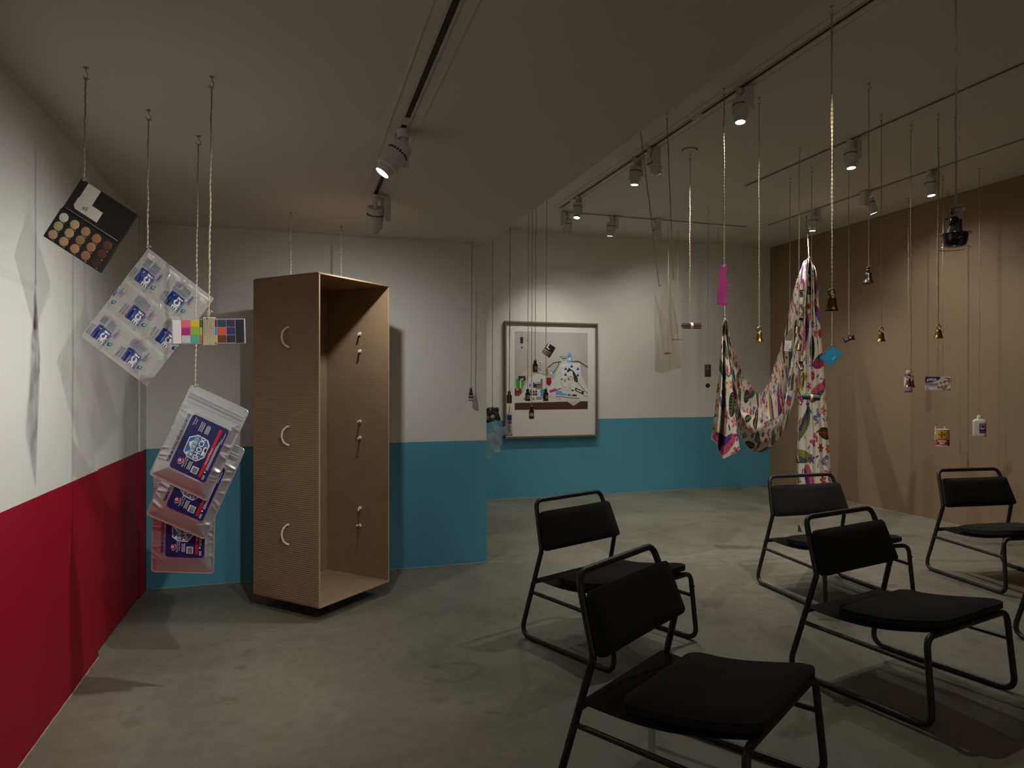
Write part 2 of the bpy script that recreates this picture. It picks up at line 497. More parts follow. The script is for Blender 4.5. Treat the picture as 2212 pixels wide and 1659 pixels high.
for L_ in LAMPS:
    spotlight(*L_)

# round ceiling cover plate and the hook string next to it
t = thing('ceiling_cover_plate', 'round white ceiling plate above the hanging coloured pencils', 'ceiling plate', (3.153, 5.027, HIGH))
G().lathe([(0, -.012), (.05, -.012), (.058, -.008), (.06, -.003), (.06, 0)], 32).obj('plate', m_lamp, t)
G().lathe([(0, -.02), (.012, -.02), (.012, -.012), (0, -.012)], 16).obj('boss', m_lamp, t)
G().lathe([(.06, -.002), (.066, -.002), (.066, 0), (.06, 0)], 32).obj('shadow_gap', m_dark, t)
# ------------------------------------------------------------------ chairs
m_tube = M('black_steel', C(38, 37, 35), .42, spec=.5, noise=.1, scale=40)
m_fab = M('black_fabric', C(34, 33, 31), .95, spec=.15, noise=.25, scale=300, bump=.35, bscale=900, sheen=.05)
m_sling = M('black_canvas', C(30, 29, 28), .9, spec=.15, bump=.2, bscale=700)
m_plug = M('black_plastic', C(12, 12, 12), .5)
CH = dict(wb=.352, wf=.338, wk=.312, wt=.276, D=.71, yf=.676, zf=.384, yk=.133, zk=.516, yt=.043, zt=.781, zs1=.268, zs2=.258)
def cushion(nu, nv, fn, thick, puff):
    """closed pillow: fn(u, v) gives the mid surface point, n its normal"""
    g = G()
    top = []; bot = []
    for j in range(nv + 1):
        for i in range(nu + 1):
            u, v = i / nu, j / nv
            p, n = fn(u, v)
            e = min(1, min(u, 1 - u) * 9) ** .5 * min(1, min(v, 1 - v) * 9) ** .5
            h = thick * (.46 + .54 * e) * .5 + puff * e * (math.sin(math.pi * u) * math.sin(math.pi * v)) ** .6
            top.append(p + n * h); bot.append(p - n * (thick * (.46 + .54 * e) * .5))
    N = len(top); w = nu + 1
    f = []
    for j in range(nv):
        for i in range(nu):
            a = j * w + i
            f.append((a, a + 1, a + w + 1, a + w)); f.append((N + a, N + a + w, N + a + w + 1, N + a + 1))
    rim = [i for i in range(w)] + [j * w + nu for j in range(1, nv + 1)] + [nv * w + i for i in range(nu - 1, -1, -1)] + [j * w for j in range(nv - 1, 0, -1)]
    for k in range(len(rim)):
        a, b = rim[k], rim[(k + 1) % len(rim)]
        f.append((b, a, N + a, N + b))
    return g.add(top + bot, f)
def round_uv(u, v, r=.12, asp=1.0):
    """squares the unit patch with rounded corners"""
    x, y = 2 * u - 1, 2 * v - 1
    if abs(x) > 1 - r and abs(y) > 1 - r:
        dx, dy = (abs(x) - (1 - r)) / r, (abs(y) - (1 - r)) / r
        m = max(dx, dy); l = math.hypot(dx, dy)
        k = m / l if l > 1e-6 else 1
        x = math.copysign(1 - r + dx * k * r, x); y = math.copysign(1 - r + dy * k * r, y)
    return x, y
def make_chair(label):
    c = CH; r = .0138
    t = thing('easy_chair', label, 'chair', group='black steel easy chairs in two rows')
    def S(p): return Vector(p)
    back = [(-c['wk'], c['yk'], c['zk']), (-c['wt'], c['yt'], c['zt']), (c['wt'], c['yt'], c['zt']), (c['wk'], c['yk'], c['zk'])]
    zt = r
    for name, pts, rad in (('back_frame', fillet(back, .055, 8), r),):
        G().tube(pts, rad, 12).obj(name, m_tube, t)
    for sg in (-1, 1):
        path = fillet([(sg * c['wt'], c['yt'], c['zt']), (sg * c['wk'], c['yk'], c['zk']), (sg * c['wb'], 0, zt), (sg * c['wb'], c['D'], zt), (sg * c['wf'], c['yf'], c['zf']), (0, c['yf'], c['zf'])], [0, .05, .065, .065, .055, 0], 8)
        # split the bent side tube into rear leg, floor runner and front leg
        i1 = min(range(len(path)), key=lambda i: (path[i] - Vector((sg * c['wk'], c['yk'], c['zk']))).length)
        i2 = min(range(len(path)), key=lambda i: (path[i] - Vector((sg * c['wb'], .09, zt))).length)
        i3 = min(range(len(path)), key=lambda i: (path[i] - Vector((sg * c['wb'], c['D'] - .09, zt))).length)
        i4 = min(range(len(path)), key=lambda i: (path[i] - Vector((sg * (c['wf'] - .05), c['yf'], c['zf']))).length)
        G().tube(path[i1:i2 + 1], r, 12).obj('leg', m_tube, t)
        G().tube(path[i2:i3 + 1], r, 12).obj('runner', m_tube, t)
        G().tube(path[i3:i4 + 1], r, 12).obj('leg', m_tube, t)
        for yy in (.10, c['D'] - .12):
            G().bounds(sg * c['wb'] - .009, sg * c['wb'] + .009, yy - .03, yy + .03, 0.0, .006).obj('foot_pad', m_plug, t, smooth=False)
        k1 = (c['zs1'] - .012) / (c['zk'] - .012); k2 = (c['zs2'] - .012) / (c['zf'] - .012)
        p1 = Vector((sg * (c['wb'] + (c['wk'] - c['wb']) * k1), c['yk'] * k1, c['zs1']))
        p2 = Vector((sg * (c['wb'] + (c['wf'] - c['wb']) * k2), c['D'] + (c['yf'] - c['D']) * k2, c['zs2']))
        G().tube([p1, p2], .0105, 10).obj('stretcher', m_tube, t)
        kd = (Vector((sg * c['wk'], c['yk'], c['zk'])) - Vector((sg * c['wb'], 0, zt))).normalized()
        for q in (p1 + kd * .06 + Vector((sg * .014, 0, 0)), p2 + Vector((sg * .011, 0, .05))):
            G().lathe([(0, -.004), (.006, -.004), (.006, .003), (0, .005)], 10, q, Matrix.Rotation(math.pi / 2, 3, 'Y')).obj('bolt', m_plug, t)
    G().tube([(-(c['wf'] - .05), c['yf'], c['zf']), (c['wf'] - .05, c['yf'], c['zf'])], r, 12).obj('front_rail', m_tube, t)
    # rear cross bar, slung canvas and its cushion
    kz = .325; kk = (kz - .012) / (c['zk'] - .012); wr = c['wb'] + (c['wk'] - c['wb']) * kk; yr = c['yk'] * kk
    G().tube([(-wr, yr, kz), (wr, yr, kz)], .011, 10).obj('rear_rail', m_tube, t)
    def sl(u, v):
        y = yr - .012 + v * (c['yf'] + .024 - yr)
        z = kz + .012 + (c['zf'] - kz + .004) * v - .035 * math.sin(math.pi * v)
        w = (wr - .02) + (c['wf'] - .055 - wr + .02) * v
        return Vector(((2 * u - 1) * w, y, z))
    def slf(u, v): return sl(u, v), Vector((0, 0, 1))
    cushion(10, 18, slf, .007, 0).obj('seat_sling', m_sling, t)
    def cu(u, v):
        x, y = round_uv(u, v, .2)
        yy = .215 + (y + 1) / 2 * (c['yf'] + .03 - .215)
        vv = (yy - yr) / (c['yf'] - yr)
        w = .287
        z = kz + (c['zf'] - kz) * vv - .03 * math.sin(math.pi * min(1, vv)) + .047 + .0015 * math.sin(7 * x + 4 * y) * (1 - abs(x))
        return Vector((x * w * (1 + .01 * math.sin(4 * y)), yy, z)), Vector((0, 0, 1))
    cushion(30, 30, cu, .058, .016).obj('seat_cushion', m_fab, t)
    # back pad hung on the front of the posts
    lean = Vector((0, c['yt'] - c['yk'], c['zt'] - c['zk'])).normalized()
    nrm = Vector((0, lean.z, -lean.y))
    def bk(u, v):
        x, y = round_uv(u, v, .13)
        hgt = -.012 + (y + 1) / 2 * .222
        w = c['wk'] + (c['wt'] - c['wk']) * (hgt / .28) + .008
        p = Vector((0, c['yk'], c['zk'])) + lean * hgt + nrm * .032
        return p + Vector((x * w, 0, 0)) + nrm * (.012 * (1 - x * x) * -1), nrm
    cushion(26, 14, bk, .044, .008).obj('backrest', m_fab, t)
    return t
CHAIRS = [
    ('black easy chair at the left end of the back row', 1.563, 3.894, .401),
    ('black easy chair nearest the camera, in the front row, cut by the bottom edge', 1.172, 2.452, .569),
    ('black easy chair in the middle of the back row, in front of the patterned cloth', 3.572, 4.235, -.024),
    ('black easy chair in the middle of the front row', 2.729, 2.967, .222),
    ('black easy chair at the right end of the back row by the brown wall', 5.085, 4.122, -.114),
    ('black easy chair cut off by the right edge, only a leg and runner showing', 4.31, 2.885, -.05),
]
proto = None
for lab, x, y, th in CHAIRS:
    if proto is None: o = proto = make_chair(lab)
    else: o = copy_tree(proto)
    o['label'] = lab
    o.location = (x, y, 0)
    # chair local +y is its forward direction; forward in the room is (sin th, -cos th)
    o.rotation_euler = (0, 0, math.pi + th)
# ------------------------------------------------------------------ tall cardboard box
def cardboard(name, axis, strength):
    m = bpy.data.materials.new(name); m.use_nodes = True
    nt = m.node_tree; p = nt.nodes['Principled BSDF']
    tc = nt.nodes.new('ShaderNodeTexCoord')
    n = nt.nodes.new('ShaderNodeTexNoise'); n.inputs['Scale'].default_value = 6; n.inputs['Detail'].default_value = 8
    nt.links.new(tc.outputs['Object'], n.inputs['Vector'])
    mx = nt.nodes.new('ShaderNodeMix'); mx.data_type = 'RGBA'
    mx.inputs[6].default_value = C(138, 113, 86); mx.inputs[7].default_value = C(158, 132, 103)
    nt.links.new(n.outputs['Fac'], mx.inputs[0]); nt.links.new(mx.outputs[2], p.inputs['Base Color'])
    w = nt.nodes.new('ShaderNodeTexWave'); w.bands_direction = axis; w.inputs['Scale'].default_value = 24.0
    w.inputs['Distortion'].default_value = 0.25; w.inputs['Detail'].default_value = 1
    nt.links.new(tc.outputs['Object'], w.inputs['Vector'])
    b = nt.nodes.new('ShaderNodeBump'); b.inputs['Strength'].default_value = strength; b.inputs['Distance'].default_value = 0.003
    nt.links.new(w.outputs['Fac'], b.inputs['Height']); nt.links.new(b.outputs[0], p.inputs['Normal'])
    p.inputs['Roughness'].default_value = .85; p.inputs['Specular IOR Level'].default_value = .2
    return m
m_card = cardboard('corrugated_cardboard', 'Z', .55)
m_card_in = cardboard('cardboard_inside', 'Z', .12)
m_edge = M('cardboard_edge', C(184, 156, 124), .9, noise=.3, scale=120)
m_rope = M('white_cord', C(228, 220, 204), .85, noise=.12, scale=300)
BW, BD, BZ0, BZ1, TH = .659, .586, .091, 2.139, .007
box = thing('cardboard_box', 'tall open cardboard box hung upright just above the floor', 'box', (.1295, 4.327, 0), (0, 0, math.radians(43.0)))
G().bounds(0, TH, 0, BD, BZ0, BZ1 - .004).obj('side_panel', m_card, box, smooth=False)
G().bounds(BW - TH, BW, 0, BD, BZ0, BZ1 - .004).obj('side_panel', m_card_in, box, smooth=False)
G().bounds(TH, BW - TH, BD - TH, BD, BZ0, BZ1 - .004).obj('back_panel', m_card_in, box, smooth=False)
G().bounds(0, BW, 0, BD, BZ0 - .002, BZ0 + TH).obj('bottom_panel', m_card_in, box, smooth=False)
G().bounds(-.002, BW + .002, -.004, BD, BZ1 - .006, BZ1).obj('top_flap', m_card_in, box, smooth=False)
G().bounds(.004, BW - .004, .012, BD - .01, BZ1 + .0005, BZ1 + .007).obj('top_flap', m_card, box, smooth=False)
for x in (TH / 2, BW - TH / 2):
    G().bounds(x - TH / 2 - .0008, x + TH / 2 + .0008, -.0015, .003, BZ0, BZ1 - .006).obj('cut_edge', m_edge, box, smooth=False)
G().bounds(0, BW, -.0012, .002, BZ0 - .003, BZ0 + TH + .001).obj('cut_edge', m_edge, box, smooth=False)
rz = random.Random(3)
for zc, rad in ((1.755, .062), (1.135, .058), (.515, .062)):
    yh = .255
    for x0, sg in ((0, -1), (BW, 1)):
        arc = [(x0 + sg * (.002 + .032 * math.sin(math.pi * k / 18)), yh + (.030 * math.sin(math.pi * k / 18) if sg < 0 else 0), zc + rad * math.cos(math.pi * k / 18)) for k in range(19)]
        G().tube(arc, .0062, 8, twist=.5, lobes=3, amp=.12).obj('rope_handle', m_rope, box)
        for s2 in (1, -1):
            kx = x0 - sg * .012
            kn = G()
            kn.lathe([(0, -.014), (.009, -.011), (.013, 0), (.009, .011), (0, .014)], 10, (kx, yh - .0, zc + s2 * rad), Matrix.Rotation(rz.uniform(0, 3), 3, 'X'))
            kn.tube([(kx, yh, zc + s2 * rad), (kx - sg * .018, yh - .006, zc + s2 * rad + .003), (kx - sg * .045, yh - rz.uniform(.0, .03), zc + s2 * rad + rz.uniform(-.018, .014))], [.006, .0065, .007], 8)
            kn.obj('knot', m_rope, box)
# ------------------------------------------------------------------ strings and hooks
m_twine = M('jute_twine', C(160, 149, 122), .9, noise=.45, scale=160, spec=.2)
m_hook = M('zinc_hook', C(150, 148, 142), .4, metal=.8)
def twine_path(a, b, seed, wob=.0012, step=.006):
    r = random.Random(seed)
    a = Vector(a); b = Vector(b); n = max(3, int((b - a).length / step))
    ph = [r.uniform(0, 6.28) for _ in range(4)]
    pts = []
    for i in range(n + 1):
        f = i / n
        e = math.sin(math.pi * f) ** .5
        pts.append(a.lerp(b, f) + Vector((math.sin(f * 23 + ph[0]) + .5 * math.sin(f * 61 + ph[1]), math.sin(f * 19 + ph[2]) + .5 * math.sin(f * 53 + ph[3]), 0)) * wob * e)
    return pts
def hanging_string(label, top, bottom, r=.0026, seed=0, hook=True, knot=True, mat=None, name='hanging_string', group='jute strings hung from the ceiling', double=False, eye=.0):
    """a twine from a ceiling hook down to the thing it carries"""
    top = Vector(top); bottom = Vector(bottom)
    t = thing(name, label, 'string', top, group=group)
    mt = mat or m_twine
    hz = .042 if hook else 0.0
    a = Vector((0, 0, -hz)); b = bottom - top
    rs = random.Random(seed + 99)
    if hook:
        g = G()
        g.lathe([(0, -.003), (.009, -.003), (.009, 0), (0, 0)], 12)
        pts = [(0, 0, -.002), (.001, 0, -.012)]
        for k in range(10):
            an = math.radians(80 - k * 30)
            pts.append((.0105 * math.cos(an) + .000, 0, -.030 + .0125 * math.sin(an)))
        g.tube(pts, .0016, 6)
        g.move(Matrix.Rotation(rs.uniform(-.6, .6) - YAW, 4, 'Z')).obj('ceiling_hook', m_hook, t)
    pts = twine_path(a, b, seed)
    rr = [r * (1 + .10 * rs.uniform(-1, 1)) for _ in pts]
    g = G().tube(pts, rr, 9, twist=.55, lobes=3, amp=.2)
    if double:
        g.tube([p + Vector((.0045, 0, 0)) for p in twine_path(a, b, seed + 5)], r * .8, 9, twist=.55, lobes=3, amp=.2)
    for _ in range(int((b - a).length / .16)):
        f = rs.uniform(.05, .95); p = a.lerp(b, f)
        sd = Vector((rs.uniform(-1, 1), rs.uniform(-1, 1), rs.uniform(-.4, .6))).normalized()
        g.tube([p, p + sd * r * 2.6], [r * .9, r * .35], 4)
    g.obj('twine', mt, t)
    if knot:
        k = G()
        k.lathe([(0, -.006), (r * 1.6, -.004), (r * 2.2, 0), (r * 1.6, .004), (0, .006)], 8, b + Vector((0, 0, .004)))
        k.tube([b + Vector((0, 0, .004)), b + Vector((.008, -.004, .010)), b + Vector((.014, -.004, .004))], r * .8, 5)
        k.obj('knot', mt, t)
    if hook:
        k = G()
        k.lathe([(0, -.006), (r * 1.5, -.004), (r * 2.1, 0), (r * 1.5, .004), (0, .006)], 8, a)
        k.tube([a, a + Vector((rs.choice((-1, 1)) * .014, 0, .006 * rs.uniform(-1, 1)))], [r * .8, r * .5], 5)
        k.obj('knot', mt, t)
    return t
FACE = (0, 0, -YAW)                            # local x to the right, local -y towards the viewer
def tilt(roll_deg, yaw_deg=0.0, pitch_deg=0.0):
    """orientation of a flat hanging thing: clockwise roll seen from the viewer, then yaw"""
    m = Matrix.Rotation(-YAW + math.radians(yaw_deg), 4, 'Z') @ Matrix.Rotation(math.radians(roll_deg), 4, 'Y') @ Matrix.Rotation(math.radians(pitch_deg), 4, 'X')
    return m.to_euler()

def face(x, y):
    """turns a thing at (x, y) so that its front looks back into the room at the visitor's spot"""
    return (0, 0, -math.atan2(x, y))
def tilt_at(x, y, roll_deg, yaw_deg=0.0):
    m = Matrix.Rotation(-math.atan2(x, y) + math.radians(yaw_deg), 4, 'Z') @ Matrix.Rotation(math.radians(roll_deg), 4, 'Y')
    return m.to_euler()
# ------------------------------------------------------------------ makeup palette
hanging_string('jute string carrying the open makeup palette near the left wall', (-.725, 2.806, LOW), (-.731, 2.808, 2.190), .0028, 1)
m_pal = M('palette_black', C(30, 29, 29), .5, noise=.1, scale=60)
m_palm = M('palette_lid_inner', C(24, 24, 25), .22)
m_paper = M('white_paper', C(214, 208, 196), .8)
m_ink = M('black_ink', C(24, 22, 22), .8)
t = thing('makeup_palette', 'open black makeup palette with fifteen skin-tone pans, hung by a corner', 'makeup palette', (-.738, 2.812, 2.200), tilt(32.8, 0))
W_, HL, HT = .243, .118, .122
G().bounds(0, W_, -.004, .004, -HL, 0).obj('lid', m_pal, t, smooth=False, bevel=.0015)
G().bounds(.006, W_ - .006, -.0046, -.004, -HL + .004, -.006).obj('lid_lining', m_palm, t, smooth=False)
G().bounds(0, W_, -.006, .002, -HL - .008, -HL).obj('hinge', m_pal, t, smooth=False, bevel=.002)
tray = G().bounds(0, W_, -.010, .004, -HL - .008 - HT, -HL - .008).obj('tray', m_pal, t, smooth=False, bevel=.002)
flat('sticker', [(.032, -.001), (.086, -.001), (.086, -.078), (.032, -.078)], m_paper, t, -.0047)
flat('sticker', [(.030, -.062), (.134, -.062), (.134, -.104), (.040, -.104), (.030, -.094)], m_paper, t, -.0056)
txt('all', .024, .072, -.084, t, m_ink, 0, -.0066)
G().bounds(.010, W_ - .01, -.0062, -.0056, -HL - .0005, -HL + .0005).obj('hinge_line', m_paper, t, smooth=False)
PANS = [[(226, 220, 208), (205, 168, 132), (176, 136, 98), (166, 112, 66), (92, 54, 30)],
        [(188, 178, 122), (200, 164, 122), (152, 122, 84), (168, 122, 90), (84, 46, 28)],
        [(204, 158, 128), (196, 160, 118), (194, 140, 96), (156, 110, 76), (54, 34, 28)]]
for rI, row_ in enumerate(PANS):
    for cI, col_ in enumerate(row_):
        cx = .028 + cI * .0465; cz = -HL - .008 - .026 - rI * .036
        pm = M('powder_%d_%d' % (rI, cI), C(*col_), .75, noise=.08, scale=90)
        pan = G().lathe([(0, .0018), (.010, .0016), (.0155, .0008), (.0168, .0002), (.0172, -.001), (0, -.001)], 24, (cx, -.0105, cz), Matrix.Rotation(math.pi / 2, 3, 'X')).obj('pan', pm, t)
        flat('pan_number', [(cx + .008, cz - .0185), (cx + .015, cz - .0185), (cx + .015, cz - .0172), (cx + .008, cz - .0172)], m_paper, t, -.0101, .0003)

m_nylon = M('nylon_thread', C(60, 58, 54), .5)
for lab, a, b in (('thin dark thread from the makeup palette, upper one of two', (-.600, 2.815, 2.031), (-.597, 3.163, 2.018)), ('thin dark thread from the makeup palette, lower one of two', (-.619, 2.818, 2.007), (-.606, 3.166, 2.003))):
    tag(G().tube([a, b], .0006, 5).obj('thread', m_nylon), lab, 'thread', 'threads between palette and ice sheet')

# ------------------------------------------------------------------ clear ice sheet
hanging_string('jute string carrying the printed clear ice sheet', (-.589, 3.164, LOW), (-.592, 3.165, 2.025), .0028, 2)
SW, SH = .345, .460
cv = Canvas(SW, SH, .0011, C(214, 212, 206, .34))
BL = C(24, 52, 124); RD = C(176, 40, 36); TL_ = C(40, 120, 130); GR = C(58, 78, 112); LT = C(228, 228, 226)
def on(p): return p[:3] + (1.0,)
def cell(cx, dz):
    """one printed cell; reading direction runs down the sheet, letters stand towards +x"""
    cz = SH - dz
    q = .032
    cv.rect(cx - q - .003, cz - q, cx + q - .012, cz + q, on(BL))
    cv.rect(cx + q - .014, cz + .004, cx + q + .001, cz + q, on(BL))
    # i C E cut-outs
    cv.rect(cx + .001, cz + .017, cx + .018, cz + .025, on(LT)); cv.rect(cx + .022, cz + .017, cx + .027, cz + .025, on(LT))
    for k in range(40):
        a = math.radians(-235 + k * 7.2)
        cv.ell(cx + .012 + .0112 * math.cos(a), cz + .001 + .0112 * math.sin(a), .0042, .0042, on(LT))
    cv.rect(cx - .002, cz - .020, cx + .024, cz - .015, on(LT))
    for xx in (-.002, .0085, .019): cv.rect(cx + xx, cz - .031, cx + xx + .005, cz - .015, on(LT))
    for k in range(3): cv.ell(cx - .016, cz + .004 - k * .005, .0012, .0012, on(RD))
    cv.rect(cx - .021, cz + .014, cx - .0195, cz + .022, on(LT))
    # fine print rows
    r = random.Random(int(cx * 1e4 + dz * 1e5))
    for k in range(9):
        x = cx + .064 + .002 - k * .0030 + .0
        l = r.uniform(.8, 1) * .052
    for k in range(12):
        z0 = cz + .070 - k * .0030
        cv.rect(cx - .042, z0, cx - .042 + .078 * r.uniform(.82, 1), z0 + .0018, on(GR))
    cv.rect(cx - .040, cz + .0745, cx + .004, cz + .0765, on(RD))
    cv.rect(cx - .036, cz + .0345, cx + .036, cz + .0362, on(RD))
    for k in range(6):
        x0 = cx - .062 + k * .0036
        cv.rect(x0, cz - .032, x0 + .0018, cz + .020 * r.uniform(.5, 1), on(GR))
    cv.rect(cx - .040, cz - .026, cx - .0385, cz + .020, on(RD)); cv.rect(cx - .0375, cz - .028, cx - .035, cz - .020, on(RD))
    for k in range(6):
        x0 = cx + .042 + k * .0042
        cv.rect(x0, cz + .020, x0 + .0018, cz + .020 + .042 * r.uniform(.6, 1), on(RD if k > 3 else GR))
    cv.rect(cx + .048, cz + .028, cx + .0515, cz + .062, on(C(70, 96, 150)))
    # cube mark and red dot
    cv.poly([(cx + .044, cz - .004), (cx + .062, cz + .000), (cx + .062, cz - .016), (cx + .046, cz - .022)], on(TL_))
    cv.poly([(cx + .042, cz - .006), (cx + .048, cz - .006), (cx + .050, cz - .022), (cx + .043, cz - .020)], on(BL))
    cv.rect(cx + .050, cz - .010, cx + .058, cz - .006, on(C(150, 200, 200)))
    cv.ell(cx + .034, cz - .0295, .0024, .0024, on(C(190, 20, 36)))
    for k in range(3): cv.rect(cx + .042 + k * .006, cz - .038, cx + .0432 + k * .006, cz - .026, on(RD))
CELLS = [(.069, .107), (.226, .107), (-.024, .252), (.133, .252), (.290, .252), (.069, .402), (.226, .402)]
for cx, dz in CELLS: cell(cx, dz)
rs = np.random.RandomState(5)
U, V_ = np.meshgrid(np.linspace(0, SW, cv.nx + 1), np.linspace(0, SH, cv.ny + 1))
D_ = np.zeros_like(U)
for rowz, off in ((SH - .082, 0), (SH - .230, .064), (SH - .380, 0)):
    for cxx in np.arange(-.2, .6, .1565):
        cx = cxx + off + .02
        e = np.clip(1 - ((U - cx) / .074) ** 4, 0, 1) * np.clip(1 - ((V_ - rowz) / .069) ** 4, 0, 1)
        D_ += .011 * e ** .6
for k in range(60):
    a = rs.uniform(0, 6.28); fq = rs.uniform(40, 230); ph = rs.uniform(0, 6.28)
    D_ += .046 / fq * np.sin((U * math.cos(a) + V_ * math.sin(a)) * fq + ph) * .7
for k in range(60):
    x0, z0, a = rs.uniform(0, SW), rs.uniform(0, SH), rs.uniform(0, 3.14); ln = rs.uniform(.008, .03)
    du = (U - x0) * math.cos(a) + (V_ - z0) * math.sin(a); dv = -(U - x0) * math.sin(a) + (V_ - z0) * math.cos(a)
    D_ += .0034 * np.exp(-(du / ln) ** 2 - (dv / .0035) ** 2)
edge = np.minimum(np.minimum(U, SW - U), np.minimum(V_, SH - V_))
D_ *= np.clip(edge / .02, 0, 1)
XYZ = np.stack([U, -D_, V_ - SH], -1)
t = thing('ice_sheet', 'clear plastic sheet of ice cells printed in blue, hung by its top corner', 'ice sheet', (-.589, 3.163, 2.025), tilt(37.5, 0))
m_icep = paint_mat('clear_print', .10, True, .8, .55, 42, .5)
sh = cv.mesh('front_film', XYZ, m_icep, t)
G().bounds(0, SW, .001, .002, -SH, 0).obj('back_film', M('clear_film', C(220, 220, 214), .2, alpha=.22, spec=.6), t, smooth=False)
for cx, dz in CELLS:
    if cx < 0 or cx > .25: continue
    txt('TECHNI', .0138, cx + .0390, -dz + .001, t, M('print_blue', C(24, 52, 124), .4), -math.pi / 2, -.024, bold=.0004, squeeze=1.1)

# ------------------------------------------------------------------ paint palette with wound string
hanging_string('jute string wound round the small paint palette', (-.301, 2.750, LOW), (-.311, 2.753, 1.722), .0028, 3)
t = thing('paint_palette', 'small clear palette of coloured paint squares bound with twine', 'paint palette', (-.313, 2.757, 1.655), tilt(-1.2, 6))
PW, PH = .262, .093
m_clear = M('grey_clear_plastic', C(150, 148, 168), .25, spec=.6)
G().bounds(-PW / 2, PW / 2, 0, .008, -PH / 2, PH / 2).obj('tray', m_clear, t, smooth=False, bevel=.002)
PC = [[(206, 96, 112), (168, 28, 106), (180, 182, 180)], [(206, 166, 36), (132, 166, 52), (78, 158, 128)], [(66, 92, 44), (170, 152, 62), (172, 92, 72)],
      [(110, 26, 36), (60, 132, 178), (186, 160, 74)], [(24, 58, 68), (196, 70, 34), (92, 46, 32)], [(50, 32, 58), (38, 32, 92), (40, 26, 28)]]
cw = PW / 8.15; chh = PH / 3.2
def sq(x0, x1, z0, z1, c, k):
    G().bounds(x0, x1, -.0014, .0005, z0, z1).obj('paint_square', M('paint_' + k, C(*c), .7), t, smooth=False, bevel=.0006)
x = -PW / 2 + .004
sq(x, x + cw - .002, -chh * 1.5, chh * 1.5, (216, 208, 206), 'w'); x += cw
for i, colm in enumerate(PC):
    for j, c_ in enumerate(colm):
        z1 = chh * (1.5 - j)
        sq(x, x + cw - .002, z1 - chh + .002, z1, c_, '%d%d' % (i, j))
    x += cw
sq(x, x + cw - .002, -chh * 1.5, chh * 1.5, (20, 20, 20), 'k')
wr_ = G()
for k in range(10):
    xx = -.0155 + k * .0040 + .0012 * math.sin(k * 2.1)
    wr_.tube(fillet([(xx, -.004, -PH / 2 - .004), (xx + .001, -.005, PH / 2 + .004), (xx + .002, .013, PH / 2 + .004), (xx + .002, .013, -PH / 2 - .004), (xx + .004, -.004, -PH / 2 - .004)], .006, 4), .0026, 6, twist=.8, lobes=3, amp=.2)
wr_.tube([(0, -.006, PH / 2 + .002), (.004, -.008, PH / 2 + .018), (.001, 0, PH / 2 + .03)], [.004, .006, .004], 8)
wr_.obj('twine_binding', m_twine, t)

# ------------------------------------------------------------------ silver ice packs
hanging_string('jute string carrying the column of silver ice packs', (-.432, 3.426, LOW), (-.444, 3.424, 1.448), .0028, 4)
m_foil = M('silver_foil', C(196, 197, 198), .36, metal=.78, noise=.06, scale=10)
m_foilw = M('foil_edge', C(178, 179, 182), .3, metal=.4)
m_navy = M('label_navy', C(26, 30, 92), .35, noise=.08, scale=12)
m_navyt = M('label_navy_print', C(30, 34, 100), .4)
m_lred = M('label_red', C(196, 30, 40), .4)
m_lwhite = M('label_white', C(232, 230, 224), .5)
m_lblue = M('label_lightblue', C(150, 200, 222), .5)
m_lmid = M('label_midblue', C(54, 108, 168), .5)
AW, AH = .294, .458
def pack_mesh(seed):
    rs = np.random.RandomState(seed); nx, nz = 72, 110
    g = G(); waves = [(rs.uniform(0, 6.28), rs.uniform(15, 60), rs.uniform(0, 6.28)) for _ in range(14)]
    cr = [(rs.choice([0, AW]) + rs.uniform(-.02, .02), rs.uniform(-AH + .05, -.08), rs.uniform(-.5, .5), rs.uniform(.012, .035)) for _ in range(26)]
    def h(x, z):
        e = min(x, AW - x, z + AH, -.062 - z)
        s = max(0, min(1, (e - .012) / .055))
        d = .013 * s ** .7
        for a, fq, ph in waves: d += .03 / fq * math.sin((x * math.cos(a) + z * math.sin(a)) * fq + ph) * s * .35
        for cx, cz, a, ln in cr:
            du = (x - cx) * math.cos(a) + (z - cz) * math.sin(a); dv = -(x - cx) * math.sin(a) + (z - cz) * math.cos(a)
            d += .0035 * math.exp(-(du / (ln * 1.6)) ** 2 - (dv / .006) ** 2) * min(1, max(0, e / .008))
        # flatter behind the label
        if .068 < x < .260 and -.386 < z < -.110: d = .012 + (d - .012) * .25
        return d
    def front(u, v):
        x, y = round_uv(u, v, .06)
        X = (x + 1) / 2 * AW; Z = (y - 1) / 2 * AH
        return Vector((X, -h(X, Z) - .001, Z))
    def back(u, v):
        x, y = round_uv(1 - u, v, .06)
        X = (x + 1) / 2 * AW; Z = (y - 1) / 2 * AH
        return Vector((X, h(X, Z) * .9 + .001, Z))
    g.grid(front, nx, nz); g.grid(back, nx // 2, nz // 2)
    return g
